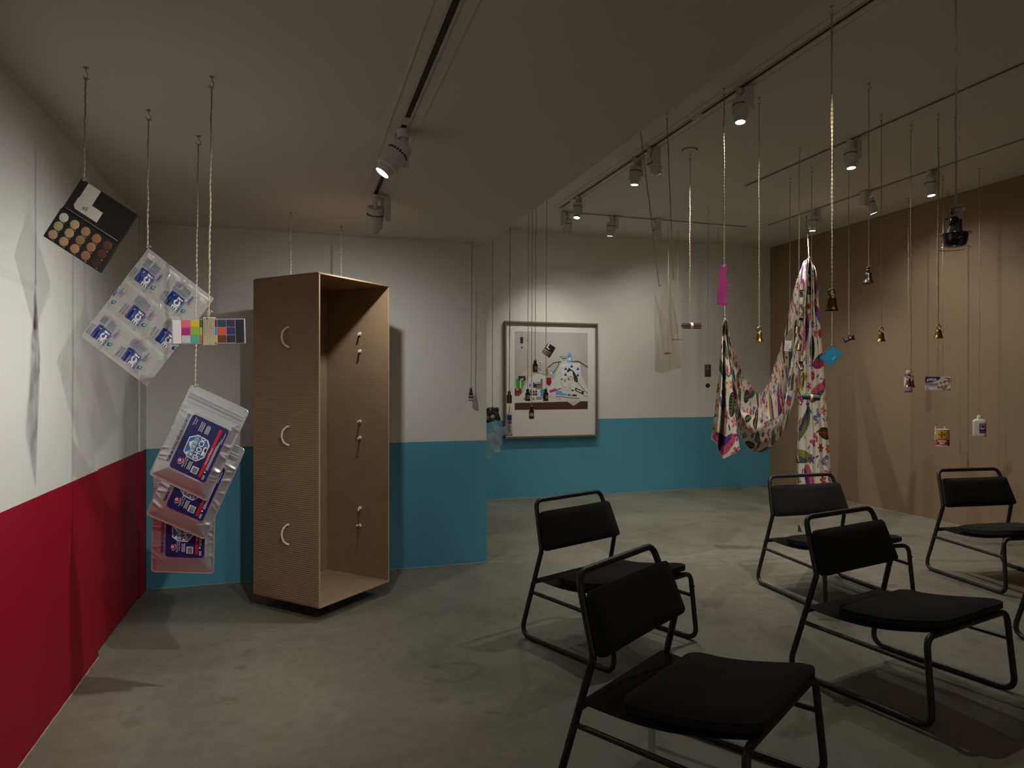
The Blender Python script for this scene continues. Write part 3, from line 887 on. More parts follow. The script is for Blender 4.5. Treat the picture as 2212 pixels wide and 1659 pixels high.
def ice_pack(label, loc, rot, seed):
    """pouch hung by its top left corner; the print reads upwards along the left"""
    t = thing('ice_pack', label, 'ice pack', loc, rot, 'silver ice packs')
    pack_mesh(seed).obj('pouch', m_foil, t, angle=80)
    zs = G()
    for k, zz in enumerate((-.036, -.042, -.050, -.058)):
        zs.tube([(.012, -.003, zz), (AW - .012, -.003, zz)], .0017 if k != 2 else .0026, 6)
    zs.obj('zip_seal', m_foilw, t)
    rim = G().tube([Vector((x, 0, z)) for x, z in [(p[0] + AW / 2, p[1] - AH / 2) for p in rrect(AW, AH, .016, 4)]], .0018, 6, closed=True)
    rim.obj('welded_edge', m_foilw, t)
    L = G()
    lx0, lx1, lz0, lz1 = .073, .255, -.381, -.115
    L.prism(rrect(lx1 - lx0, lz1 - lz0, .016, 5, (lx0 + lx1) / 2, (lz0 + lz1) / 2), -.0172, -.0164)
    lab = L.obj('label', m_navy, t, smooth=False)
    yy = -.0174
    UP = math.pi / 2
    txt('PREMIUM ICE PACK REPLACES ICE & DRY ICE', .0165, .058, -.243, t, m_navyt, UP, -.0172, bold=.0005, squeeze=.72)
    flat('red_bar', [(.213, -.367), (.227, -.367), (.227, -.130), (.213, -.130)], m_lred, lab, yy)
    txt('Lasts up to 48 hours!', .012, .220, -.262, lab, m_lwhite, UP, yy - .001, squeeze=.8)
    cx, cz = .150, -.250
    shp = [(-.052, -.004), (-.047, -.020), (-.020, -.052), (.024, -.060), (.040, -.036), (.044, .030), (.030, .050), (.012, .044), (-.030, .044), (-.046, .020)]
    rot90 = [(-.044, -.036), (-.020, -.052), (.022, -.056), (.030, -.050), (.050, -.026), (.050, .030), (.034, .050), (-.014, .054), (-.046, .030)]
    flat('emblem', [(cx + a * 1.06, cz + b * 1.06) for a, b in rot90], m_lwhite, lab, yy)
    flat('emblem_field', [(cx + a * .97, cz + b * .97) for a, b in rot90], m_lmid, lab, yy - .0008)
    flat('mountain', [(cx - .040, cz - .044), (cx - .018, cz - .020), (cx - .030, cz - .004), (cx - .040, cz + .008), (cx - .026, cz + .024), (cx - .012, cz + .048), (cx - .002, cz + .040), (cx - .004, cz - .046)], m_lwhite, lab, yy - .0015, .0003)
    txt('COOLER', .031, cx - .010, cz + .002, lab, m_navyt, UP, yy - .0022, bold=.0024, squeeze=.82)
    txt('COOLER', .031, cx - .010, cz + .002, lab, m_lblue, UP, yy - .0026, bold=.0006, squeeze=.82)
    txt('SHOCK', .036, cx + .018, cz + .000, lab, m_navyt, UP, yy - .0022, bold=.0026, squeeze=.86)
    txt('SHOCK', .036, cx + .018, cz + .000, lab, m_lwhite, UP, yy - .0028, bold=.0009, squeeze=.86)
    flat('cooler_picture', [(cx + .034, cz - .024), (cx + .046, cz - .020), (cx + .046, cz + .022), (cx + .034, cz + .018)], m_lwhite, lab, yy - .0016, .0003)
    flat('cooler_picture', [(cx + .040, cz + .000), (cx + .050, cz - .006), (cx + .050, cz + .014), (cx + .040, cz + .014)], m_ink, lab, yy - .0020, .0003)
    # barcode, ring mark, small print
    flat('barcode', [(.172, -.363), (.203, -.363), (.203, -.331), (.172, -.331)], m_lwhite, lab, yy)
    bars = G(); rb = random.Random(4); z = -.361
    while z < -.334:
        w = rb.choice((.0008, .0012, .0018)); bars.bounds(.177, .200, yy - .0012, yy - .0008, z, z + w); z += w + rb.choice((.0008, .0014))
    bars.obj('barcode_lines', m_ink, lab, smooth=False)
    def ring(r0, r1, a0, a1, c, mm, dy):
        pts = [(c[0] + r1 * math.cos(a), c[1] + r1 * math.sin(a)) for a in np.linspace(a0, a1, 16)] + [(c[0] + r0 * math.cos(a), c[1] + r0 * math.sin(a)) for a in np.linspace(a1, a0, 16)]
        flat('ring_mark', pts, mm, lab, yy - dy, .0003)
    c0 = (.106, -.333)
    ring(.0, .007, 0, 6.28, c0, m_lwhite, .0006); ring(.008, .013, -2.6, 2.2, c0, m_lred, .0006); ring(.0155, .0175, -1.8, .9, c0, m_lwhite, .0006)
    flat('drop', [(c0[0], c0[1] + .0045), (c0[0] + .003, c0[1] - .001), (c0[0], c0[1] - .004), (c0[0] - .003, c0[1] - .001)], m_navyt, lab, yy - .0012, .0003)
    txt('Phased Cooling\nCooler Pack', .0105, .133, -.331, lab, m_lwhite, UP, yy - .001, squeeze=.8)
    txt('Performance\nCooling!', .0095, .098, -.143, lab, m_lwhite, UP, yy - .001, squeeze=.8)
    sp = G()
    for k in range(5): sp.bounds(.156 + k * .0042, .1575 + k * .0042, yy - .0012, yy - .0008, -.176, -.140 + .006 * (k % 2))
    for k in range(3): sp.bounds(.232 + k * .0042, .2334 + k * .0042, yy - .0012, yy - .0008, -.325, -.205 + .02 * k)
    for k in range(3):
        rp = random.Random(k)
        for x0, z0, n_ in ((.150 + k * .0062, -.356, 6), (.126 + k * .0078, -.176, 7)):
            z = z0
            for j in range(n_):
                w = rp.uniform(.003, .0075); sp.bounds(x0, x0 + .0028, yy - .0012, yy - .0008, z, z + w); z += w + .0012
    for k in range(2): sp.bounds(.233 + k * .006, .2352 + k * .006, yy - .0012, yy - .0008, -.372, -.350)
    sp.bounds(.246, .2476, yy - .0012, yy - .0008, -.19, -.135)
    sp.obj('small_print', m_lwhite, lab, smooth=False)
    flat('warning_mark', [(.231, -.341), (.240, -.336), (.231, -.331)], m_lwhite, lab, yy)
    return t
ice_pack('front silver ice pack with navy label, topmost of the three', (-.462, 3.434, 1.460), tilt(25.0, 0), 1)
ice_pack('middle silver ice pack, half covered by the pack in front', (-.487, 3.478, 1.275), tilt(24.0, 2), 2)
ice_pack('lowest silver ice pack, hanging almost straight at the back', (-.645, 3.590, 1.030), tilt(1.5, 0), 3)
tag(G().tube(twine_path((-.452, 3.458, 1.40), (-.475, 3.462, 1.26), 71), .003, 6, twist=.7, lobes=3, amp=.2).obj('pack_tie', m_twine), 'short twine tie between the front and middle ice packs', 'string', 'ties between the ice packs')
tag(G().tube(twine_path((-.48, 3.49, 1.24), (-.56, 3.54, 1.01), 72), .003, 6, twist=.7, lobes=3, amp=.2).obj('pack_tie', m_twine), 'short twine tie between the middle and lowest ice packs', 'string', 'ties between the ice packs')

# ------------------------------------------------------------------ box strings
hanging_string('white cord holding the cardboard box, nearer one on the left', (-.038, 4.777, LOW), (-.038, 4.777, BZ1 + .008), .0042, 5, mat=m_rope)
hanging_string('white cord holding the cardboard box, farther one on the right', (.306, 5.074, LOW), (.306, 5.074, BZ1 + .008), .0042, 6, mat=m_rope)

# ------------------------------------------------------------------ glue tube
hanging_string('jute string carrying the small glue bottle by the wall corner', (1.342, 5.320, LOW), (1.333, 5.322, 1.427), .0026, 7)
t = thing('glue_bottle', 'small glue bottle with a long black nozzle cap', 'glue bottle', (1.333, 5.322, 1.323), FACE)
G().lathe([(0, 0), (.017, 0), (.019, .003), (.019, .040), (.017, .045), (0, .045)], 24).obj('bottle_body', M('glue_white', C(214, 208, 202), .5), t)
G().lathe([(.0192, .003), (.0194, .004), (.0194, .010), (.0192, .011)], 24).obj('label_band', M('glue_red', C(168, 40, 44), .5), t)
G().lathe([(.0192, .022), (.0194, .023), (.0194, .034), (.0192, .035)], 24).obj('label_band', M('glue_blue', C(52, 66, 120), .5), t)
G().lathe([(.0192, .035), (.0194, .0352), (.0194, .041), (.0192, .0412)], 24).obj('label_band', M('glue_red', C(168, 40, 44), .5), t)
G().lathe([(.016, .045), (.016, .060), (.012, .070), (.008, .102), (.005, .104), (0, .104)], 20).obj('nozzle_cap', M('cap_black', C(20, 20, 22), .5), t)
# ------------------------------------------------------------------ printed cloth hung as a swag (control points in metres)
TAIL_A=[
 [(2.719,3.914,1.901),(2.720,3.913,1.901),(2.722,3.913,1.901),(2.724,3.912,1.901),(2.726,3.911,1.901),(2.727,3.911,1.901)],
 [(2.711,3.933,1.751),(2.701,3.902,1.746),(2.729,3.927,1.745),(2.716,3.891,1.739),(2.744,3.916,1.738),(2.760,3.921,1.736)],
 [(2.709,3.957,1.612),(2.679,3.885,1.598),(2.741,3.947,1.588),(2.701,3.862,1.573),(2.764,3.924,1.562),(2.794,3.939,1.550)],
 [(2.698,3.973,1.457),(2.661,3.878,1.439),(2.744,3.959,1.419),(2.693,3.847,1.402),(2.777,3.927,1.382),(2.818,3.947,1.363)],
 [(2.685,3.990,1.269),(2.640,3.872,1.251),(2.744,3.972,1.205),(2.683,3.832,1.179),(2.789,3.931,1.181),(2.842,3.954,1.190)],
 [(2.668,4.008,1.087),(2.619,3.866,1.072),(2.733,3.988,1.002),(2.650,3.825,0.975),(2.790,3.938,0.986),(2.868,3.961,1.013)],
]
SWAG=[
 [(2.724,3.912,1.901),(2.946,4.104,1.652),(3.202,4.338,1.508),(3.621,4.730,1.380),(4.117,5.203,1.561),(4.621,5.673,1.939),(5.144,6.137,2.499),(5.462,6.352,2.854)],
 [(2.725,3.911,1.897),(2.960,4.145,1.621),(3.237,4.418,1.376),(3.634,4.748,1.222),(4.180,5.240,1.377),(4.674,5.688,1.728),(5.155,6.115,2.301),(5.475,6.347,2.857)],
 [(2.727,3.911,1.892),(2.935,4.134,1.576),(3.192,4.394,1.210),(3.560,4.655,1.033),(4.160,5.168,1.152),(4.659,5.615,1.469),(5.130,6.045,2.066),(5.490,6.343,2.861)],
 [(2.727,3.911,1.889),(2.878,4.073,1.553),(3.081,4.271,1.118),(3.424,4.478,0.932),(4.062,5.010,1.021),(4.579,5.476,1.299),(5.075,5.949,1.894),(5.502,6.339,2.864)],
 [(2.720,3.897,1.887),(2.836,3.997,1.534),(3.006,4.148,1.168),(3.345,4.356,1.014),(3.949,4.868,1.083),(4.483,5.377,1.381),(5.025,5.900,1.959),(5.488,6.318,2.860)],
 [(2.712,3.882,1.886),(2.808,3.941,1.520),(2.964,4.067,1.234),(3.301,4.275,1.116),(3.867,4.763,1.165),(4.412,5.309,1.487),(4.989,5.866,2.044),(5.471,6.294,2.855)],
 [(2.703,3.866,1.884),(2.817,3.935,1.504),(2.995,4.089,1.288),(3.334,4.296,1.201),(3.866,4.758,1.232),(4.407,5.321,1.586),(4.986,5.873,2.129),(5.455,6.270,2.850)],
]
TAIL_B=[
 [(5.520,6.396,2.828),(5.526,6.395,2.853),(5.483,6.335,2.859),(5.507,6.355,2.876),(5.474,6.307,2.872),(5.508,6.338,2.879),(5.488,6.307,2.867),(5.542,6.359,2.866),(5.540,6.348,2.846),(5.604,6.412,2.835)],
 [(5.474,6.395,2.794),(5.510,6.416,2.824),(5.454,6.329,2.825),(5.511,6.374,2.848),(5.461,6.295,2.838),(5.526,6.348,2.851),(5.489,6.286,2.832),(5.576,6.364,2.837),(5.561,6.326,2.812),(5.655,6.411,2.806)],
 [(5.455,6.396,2.714),(5.503,6.423,2.721),(5.444,6.327,2.703),(5.514,6.380,2.715),(5.460,6.290,2.698),(5.536,6.350,2.711),(5.496,6.277,2.698),(5.596,6.363,2.716),(5.578,6.315,2.708),(5.684,6.407,2.727)],
 [(5.459,6.400,2.452),(5.501,6.418,2.456),(5.451,6.330,2.444),(5.515,6.373,2.451),(5.471,6.292,2.440),(5.541,6.344,2.449),(5.511,6.279,2.440),(5.604,6.355,2.453),(5.595,6.315,2.447),(5.695,6.399,2.461)],
 [(5.459,6.407,2.138),(5.494,6.413,2.139),(5.456,6.335,2.132),(5.511,6.365,2.136),(5.482,6.296,2.129),(5.545,6.335,2.134),(5.529,6.283,2.129),(5.613,6.345,2.137),(5.617,6.316,2.135),(5.710,6.386,2.143)],
 [(5.453,6.415,1.718),(5.484,6.410,1.718),(5.460,6.341,1.715),(5.509,6.357,1.716),(5.494,6.299,1.714),(5.553,6.326,1.716),(5.551,6.284,1.715),(5.630,6.333,1.717),(5.647,6.313,1.716),(5.736,6.372,1.719)],
 [(5.446,6.422,1.297),(5.476,6.409,1.297),(5.461,6.344,1.298),(5.509,6.352,1.298),(5.504,6.300,1.299),(5.562,6.319,1.298),(5.571,6.283,1.299),(5.648,6.323,1.298),(5.675,6.308,1.298),(5.763,6.359,1.296)],
 [(5.437,6.426,0.876),(5.469,6.409,0.876),(5.462,6.346,0.881),(5.510,6.349,0.880),(5.513,6.299,0.883),(5.573,6.314,0.881),(5.590,6.280,0.883),(5.668,6.315,0.879),(5.702,6.301,0.879),(5.792,6.348,0.873)],
 [(5.427,6.430,0.455),(5.462,6.411,0.456),(5.459,6.347,0.464),(5.512,6.348,0.461),(5.519,6.297,0.467),(5.582,6.311,0.463),(5.603,6.276,0.467),(5.685,6.309,0.459),(5.724,6.295,0.460),(5.817,6.340,0.450)],
 [(5.427,6.430,0.112),(5.464,6.410,0.114),(5.463,6.346,0.124),(5.517,6.347,0.122),(5.525,6.295,0.130),(5.591,6.308,0.124),(5.613,6.273,0.129),(5.696,6.306,0.119),(5.737,6.291,0.119),(5.833,6.335,0.107)],
]
def spline_patch(ctrl, nu, nv):
    """Catmull-Rom surface through a control grid: rows along v, columns along u"""
    P = np.array(ctrl, float)
    def interp(A, n):
        m = A.shape[0]; out = []
        for k in range(n + 1):
            s = k / n * (m - 1); i = min(int(s), m - 2); f = s - i
            p0 = A[max(i - 1, 0)]; p1 = A[i]; p2 = A[i + 1]; p3 = A[min(i + 2, m - 1)]
            out.append(.5 * (2 * p1 + (p2 - p0) * f + (2 * p0 - 5 * p1 + 4 * p2 - p3) * f * f + (3 * p1 - p0 - 3 * p2 + p3) * f ** 3))
        return np.array(out)
    Q = interp(P, nv)
    return np.swapaxes(interp(np.swapaxes(Q, 0, 1), nu), 0, 1)
INK = dict(vio=C(96, 62, 140), blu=C(84, 104, 178), mag=C(176, 52, 116), pnk=C(214, 98, 128), ora=C(214, 96, 40), red=C(190, 40, 36), yel=C(212, 172, 52), grn=C(104, 132, 66), drk=C(34, 54, 44), oli=C(146, 150, 70), tea=C(60, 100, 110))
def flora(cv, seed, dens=1.0, sc=1.0):
    """loose printed garden: winding branches, leaves, daisies, seed pods"""
    r = random.Random(seed)
    K = INK
    def flower(x, y, s, c1, c2):
        n = r.choice((5, 5, 6, 8))
        a0 = r.uniform(0, 6)
        for k in range(n):
            a = a0 + 6.283 * k / n
            cv.ell(x + s * .62 * math.cos(a), y + s * .62 * math.sin(a), s * .42, s * .26, c1, a)
        cv.ell(x, y, s * .28, s * .28, c2)
    def sprig(x, y, a, n, s, c):
        for k in range(n):
            x2, y2 = x + s * math.cos(a), y + s * math.sin(a)
            cv.line([(x, y), (x2, y2)], s * .16, c)
            for q in (-1, 1): cv.ell(x2 + s * .5 * math.cos(a + q * .9), y2 + s * .5 * math.sin(a + q * .9), s * .5, s * .2, c, a + q * .9)
            x, y = x2, y2; a += r.uniform(-.2, .2)
        cv.ell(x + s * .4 * math.cos(a), y + s * .4 * math.sin(a), s * .5, s * .2, c, a)
    def bigleaf(x, y, s, a, c, vein):
        cv.ell(x, y, s, s * .5, c, a)
        cv.line([(x - s * math.cos(a), y - s * math.sin(a)), (x + s * math.cos(a), y + s * math.sin(a))], s * .05, vein)
        for k in range(-3, 4):
            bx, by = x + s * .26 * k * math.cos(a), y + s * .26 * k * math.sin(a)
            for q in (-1, 1):
                cv.line([(bx, by), (bx + s * .32 * math.cos(a + q * 1.0), by + s * .32 * math.sin(a + q * 1.0))], s * .035, vein)
    def pod(x, y, s, a, c1, c2, c3):
        cv.ell(x, y, s, s * .36, c1, a)
        cv.ell(x + s * .2 * math.cos(a + 1.2), y + s * .2 * math.sin(a + 1.2), s * .75, s * .16, c2, a)
        for k in range(14):
            u, v = r.uniform(-.75, .75) * s, r.uniform(-.22, .22) * s
            cv.ell(x + u * math.cos(a) - v * math.sin(a), y + u * math.sin(a) + v * math.cos(a), s * .05, s * .03, c3, r.uniform(0, 3))
    def berries(x, y, s, c1, c2):
        for k in range(9):
            a = r.uniform(0, 6.28); d = s * math.sqrt(r.uniform(0, 1))
            cv.ell(x + d * math.cos(a), y + d * math.sin(a), s * .34, s * .34, c1)
            cv.ell(x + d * math.cos(a), y + d * math.sin(a), s * .16, s * .16, c2)
    area = cv.w * cv.h
    spots = []
    def free(rad):
        for _ in range(60):
            x, y = r.uniform(0, cv.w), r.uniform(0, cv.h)
            if all(math.hypot(x - a, y - b) > rad + q for a, b, q in spots):
                spots.append((x, y, rad)); return x, y
        return None
    for k in range(max(1, int(area * 2.6 * dens))):                      # winding branches
        x, y = r.uniform(0, cv.w), r.uniform(0, cv.h); a = r.uniform(0, 6.28); c = K[r.choice(('vio', 'blu', 'mag', 'grn', 'vio', 'yel'))]
        w = r.uniform(.008, .018) * sc; pts = [(x, y)]; turn = r.uniform(-.25, .25)
        for i in range(26):
            a += turn + r.uniform(-.25, .25)
            if i % 8 == 0: turn = r.uniform(-.35, .35)
            x += .022 * sc * math.cos(a); y += .022 * sc * math.sin(a); pts.append((x, y))
            if i % 5 == 3:
                b = a + r.choice((-1, 1)) * r.uniform(.6, 1.2); L = r.uniform(.03, .06) * sc
                e = (x + L * math.cos(b), y + L * math.sin(b))
                cv.line([(x, y), e], w * .35, c)
                if r.random() < .6: flower(e[0], e[1], .026 * sc, K[r.choice(('mag', 'pnk', 'vio', 'blu', 'red', 'ora'))], K['yel'])
                else: sprig(e[0], e[1], b, 3, .014 * sc, K['grn'])
        cv.line(pts, w, c); cv.line(pts, w * .3, K[r.choice(('mag', 'blu', 'oli'))])
    for rad, cnt, fn in ((.10, 5, lambda x, y: pod(x, y, .115 * sc, r.uniform(0, 6.28), K[r.choice(('pnk', 'grn', 'mag', 'oli'))], K[r.choice(('vio', 'blu', 'tea'))], K[r.choice(('drk', 'ora', 'red'))])),
                         (.08, 6, lambda x, y: bigleaf(x, y, .075 * sc, r.uniform(0, 6.28), K[r.choice(('drk', 'drk', 'tea'))], K[r.choice(('ora', 'oli', 'yel'))])),
                         (.06, 8, lambda x, y: berries(x, y, .038 * sc, K[r.choice(('blu', 'pnk', 'mag'))], K[r.choice(('pnk', 'vio', 'yel'))])),
                         (.045, 34, lambda x, y: flower(x, y, .030 * sc, K[r.choice(('mag', 'pnk', 'vio', 'blu', 'red', 'ora', 'yel'))], K[r.choice(('yel', 'red', 'vio'))])),
                         (.04, 20, lambda x, y: sprig(x, y, r.uniform(0, 6.28), 4, .014 * sc, K[r.choice(('grn', 'drk', 'oli', 'grn'))])),
                         (.025, 34, lambda x, y: cv.ell(x, y, .018 * sc, .006 * sc, K[r.choice(('ora', 'blu', 'mag', 'drk', 'vio'))], r.uniform(0, 3)))):
        for k in range(int(cnt * area * 4.0 * dens)):
            q = free(rad * sc * .75)
            if q: fn(*q)
CREAM = C(232, 226, 210)
m_cloth = paint_mat('printed_linen', .88, False, .2, .12, 500)
cloth = thing('printed_cloth', 'long white cloth printed with flowers and leaves, draped as a hanging swag', 'cloth', (2.71, 3.91, 1.91))
off = np.array([2.71, 3.91, 1.91])
for nm, ctrl, w, h, res, seed, dn in (('left_tail', TAIL_A, .34, .98, .0030, 11, .42), ('swag', SWAG, 3.9, 1.00, .0050, 24, .30), ('right_tail', TAIL_B, .46, 2.76, .0044, 36, .36)):
    cv = Canvas(w, h, res, CREAM)
    flora(cv, seed, dn, 1.35)
    cv.a = cv.a[::-1]
    if nm == 'swag': pass
    pts = spline_patch(ctrl, cv.nx, cv.ny)
    # small creases
    rs = np.random.RandomState(seed)
    uu, vv = np.meshgrid(np.linspace(0, w, cv.nx + 1), np.linspace(0, h, cv.ny + 1))
    for k in range(10):
        a = rs.uniform(-.5, .5) + (math.pi / 2 if nm == 'swag' else 0); fq = rs.uniform(9, 40)
        dz = .035 / fq * np.sin((uu * math.cos(a) + vv * math.sin(a)) * fq + rs.uniform(0, 6.28))
        pts[..., 0] += dz * .6; pts[..., 1] -= dz * .8
    cv.mesh(nm, pts - off, m_cloth, cloth)
hanging_string('white cord holding the far gathered end of the printed cloth', (5.590, 6.470, HIGH), (5.555, 6.390, 2.893), .0045, 21, mat=m_twine)
tag(G().tube(twine_path((2.718, 3.911, 1.985), (2.72, 3.911, 1.905), 31), .0022, 6).obj('comb_tie', m_rope), 'short white cord between the pink comb and the cloth', 'string')

# ------------------------------------------------------------------ framed print on the far wall
fx0, fx1, fz0, fz1 = 2.500, 3.780, .772, 2.256
fr = thing('framed_print', 'large framed still life photograph with a white mount on the far wall', 'picture', ((fx0 + fx1) / 2, YB - .001, fz0))
FW, FH = fx1 - fx0, fz1 - fz0
m_frame = M('frame_grey_wood', C(116, 104, 92), .5, noise=.15, scale=30)
b_ = .022
for nm, x0, x1, z0, z1 in (('frame_rail', -FW / 2, FW / 2, 0, b_), ('frame_rail', -FW / 2, FW / 2, FH - b_, FH), ('frame_rail', -FW / 2, -FW / 2 + b_, b_, FH - b_), ('frame_rail', FW / 2 - b_, FW / 2, b_, FH - b_)):
    G().bounds(x0, x1, -.055, 0, z0, z1).obj(nm, m_frame, fr, smooth=False, bevel=.002)
G().bounds(-FW / 2 + b_, FW / 2 - b_, -.018, -.004, b_, FH - b_).obj('mount', M('mount_white', C(226, 222, 216), .7), fr, smooth=False)
PXW, PZH = 1.010, 1.000
ox, oz = 2.640 - (fx0 + fx1) / 2, 1.130 - fz0
cv = Canvas(1392, 1490, 4.1, C(186, 182, 178))
def Z(p): return (p[0] - 58, 1620 - p[1])
def pl(pts, c): cv.poly([Z(p) for p in pts], C(*c))
def rc(x0, y0, x1, y1, c): cv.rect(x0 - 58, 1620 - y1, x1 - 58, 1620 - y0, C(*c))
def el(x, y, rx, ry, c, rot=0): cv.ell(x - 58, 1620 - y, rx, ry, C(*c), rot)
def ln(pts, w, c): cv.line([Z(p) for p in pts], w, C(*c))
for k in range(14): el(760 + 10 * k, 520, 620 - 36 * k, 560 - 34 * k, (187 + k, 183 + k, 179 + k))
WC = (222, 220, 216)
pl([(58, 1385), (200, 1300), (320, 990), (420, 930), (560, 935), (640, 985), (700, 1100), (800, 1010), (930, 715), (1290, 715), (1320, 950), (1450, 1235), (1450, 1460), (58, 1480)], WC)
pl([(690, 820), (790, 720), (880, 715), (800, 1000), (760, 990)], (186, 186, 176))
for a_, b2 in (((650, 990), (720, 1200)), ((700, 1150), (900, 900)), ((300, 1100), (210, 1300)), ((1310, 1000), (1400, 1200)), ((900, 1000), (930, 800)), ((620, 1060), (700, 1200))): ln([a_, b2], 9, (196, 193, 190))
pl([(58, 1490), (1450, 1465), (1450, 1625), (58, 1625)], (84, 54, 40))
pl([(150, 970), (290, 825), (340, 830), (400, 920), (470, 940), (330, 1010), (300, 1000)], (204, 196, 164))
ln([(187, 130), (187, 240)], 5, (130, 128, 126)); rc(160, 238, 216, 356, (46, 40, 62)); el(190, 436, 14, 20, (20, 20, 22))
def bellp(x, y, s, c=(150, 118, 52)):
    pl([(x - s, y + s), (x - s * .6, y - s * .2), (x - s * .4, y - s), (x + s * .4, y - s), (x + s * .6, y - s * .2), (x + s, y + s)], c); el(x - s * .2, y - s * .1, s * .2, s * .5, (214, 190, 120))
bellp(300, 290, 22)
pl([(682, 335), (828, 430), (710, 630), (558, 525)], (24, 24, 32)); pl([(690, 340), (716, 358), (676, 428), (716, 452), (700, 470), (650, 432)], (226, 224, 220))
PCOL = [(236, 230, 218), (222, 180, 120), (206, 140, 70), (196, 116, 40), (110, 60, 30)]
for j in range(3):
    for i in range(5): el(626 + 27 * i - 19 * j, 468 + 17 * i + 28 * j, 12, 12, tuple(int(c * (1 - .08 * j)) for c in PCOL[i]))
ln([(905, 600), (950, 602)], 12, (60, 55, 52)); ln([(950, 600), (1060, 606)], 7, (70, 66, 64))
BRN = (74, 66, 54)
ln([(672, 815), (710, 790), (785, 720), (860, 708), (940, 700)], 20, BRN); ln([(885, 705), (878, 770), (820, 860), (765, 928)], 14, BRN); ln([(1130, 692), (1260, 690), (1340, 730), (1450, 805)], 22, BRN)
rc(932, 645, 1036, 712, (214, 218, 214)); rc(940, 622, 1030, 648, (40, 140, 136)); ln([(950, 670), (1020, 670)], 9, (70, 110, 110))
pl([(1076, 524), (1112, 524), (1136, 590), (1130, 706), (1058, 706), (1052, 590)], (112, 170, 216)); el(1092, 640, 26, 40, (224, 230, 236)); el(1082, 606, 10, 10, (40, 60, 130))
pl([(950, 740), (1296, 742), (1300, 992), (940, 1000)], (228, 229, 231))
for x, y in ((1018, 838), (1135, 790), (1256, 838), (1015, 952), (1256, 962)):
    el(x, y, 27, 22, (44, 70, 158)); el(x, y - 38, 13, 12, (84, 170, 210)); ln([(x - 60, y - 40), (x - 50, y + 10)], 14, (190, 200, 214))
rc(925, 1018, 962, 1050, (50, 110, 190))
pl([(1038, 880), (1086, 808), (1112, 838), (1180, 880), (1250, 1010), (1258, 1110), (1190, 1080), (1150, 950), (1060, 912)], (36, 54, 38)); ln([(1090, 850), (1250, 1100)], 5, (120, 140, 80)); ln([(1256, 1105), (1450, 1325)], 10, (44, 50, 40))
pl([(1060, 900), (1110, 872), (1152, 885), (1156, 956), (1075, 950)], (226, 226, 224))
pl([(1042, 965), (1168, 960), (1172, 1090), (1060, 1106)], (226, 218, 196))
for k in range(26):
    a = rnd.uniform(0, 6.28); el(rnd.uniform(1050, 1160), rnd.uniform(975, 1090), 7, 7, rnd.choice(((150, 60, 120), (110, 120, 60), (200, 150, 60), (110, 90, 150))))
el(1075, 1028, 17, 17, (130, 100, 160)); bellp(1003, 1060, 24)
pl([(440, 760), (480, 700), (580, 685), (545, 760), (562, 922), (470, 908)], (220, 212, 206))
for k in range(60): el(rnd.uniform(478, 550), rnd.uniform(705, 910), 6, 6, rnd.choice(((130, 40, 50), (90, 50, 60))))
ln([(400, 915), (500, 915), (605, 945)], 12, (100, 110, 60))
rc(632, 870, 688, 968, (158, 134, 42)); pl([(640, 870), (655, 830), (668, 830), (684, 870)], (140, 110, 40)); rc(715, 850, 765, 985, (178, 166, 206)); rc(718, 836, 762, 852, (196, 192, 196)); rc(718, 890, 762, 940, (224, 220, 228))
pl([(650, 1005), (737, 1005), (748, 1105), (715, 1160), (690, 1162), (655, 1130), (648, 1080)], (156, 14, 36))
pl([(75, 1040), (125, 1028), (240, 1060), (232, 1140), (190, 1222), (95, 1200)], (60, 160, 54)); rc(160, 1065, 178, 1210, (220, 224, 216)); pl([(122, 980), (255, 975), (262, 1062), (130, 1062)], (38, 38, 62)); el(190, 1040, 34, 14, (206, 204, 210)); el(212, 1012, 16, 9, (210, 110, 60))
pl([(58, 1215), (185, 1210), (192, 1300), (130, 1362), (58, 1345)], (150, 64, 40)); pl([(60, 1260), (170, 1240), (165, 1280), (62, 1300)], (70, 60, 70)); el(105, 1240, 22, 18, (214, 160, 90))
pl([(400, 1100), (535, 1085), (540, 1195), (402, 1202)], (40, 46, 96)); rc(420, 1098, 530, 1122, (206, 206, 212)); el(505, 1165, 44, 30, (150, 104, 52)); rc(538, 1030, 576, 1180, (70, 50, 110)); rc(548, 1036, 560, 1170, (220, 170, 60))
pl([(450, 1200), (575, 1178), (590, 1218), (455, 1232)], (214, 130, 40)); pl([(460, 1212), (582, 1198), (588, 1216), (456, 1232)], (70, 140, 60)); rc(330, 1060, 356, 1205, (214, 212, 210)); rc(332, 1130, 352, 1180, (30, 30, 36))
for x in (356, 410, 456): rc(x - 18, 1265, x + 18, 1345, (24, 24, 28)); rc(x - 8, 1240, x + 8, 1266, (24, 24, 28)); rc(x - 14, 1290, x + 14, 1312, (200, 198, 194))
rc(486, 1240, 540, 1320, (226, 224, 222)); pl([(533, 1232), (628, 1226), (616, 1362), (545, 1366)], (66, 146, 208)); el(574, 1312, 9, 16, (230, 200, 60))
pl([(700, 1245), (832, 1210), (848, 1240), (915, 1205), (930, 1222), (850, 1262), (715, 1298)], (198, 30, 112))
for k in range(9): ln([(712 + 14 * k, 1248 - 4 * k), (722 + 14 * k, 1268 - 4 * k)], 4, (226, 160, 190))
for cx, cy, rx, ry, rt in ((944, 1232, 22, 30, .3), (1024, 1224, 25, 46, .35)):
    el(cx, cy, rx, ry, (206, 178, 50), rt); el(cx, cy, rx - 9, ry - 10, WC, rt)
ln([(965, 1200), (925, 1085)], 9, (150, 150, 150)); ln([(1000, 1190), (985, 1170)], 9, (206, 178, 50))
pl([(828, 1270), (930, 1262), (948, 1298), (1040, 1322), (1044, 1352), (960, 1352), (830, 1338)], (108, 168, 222))
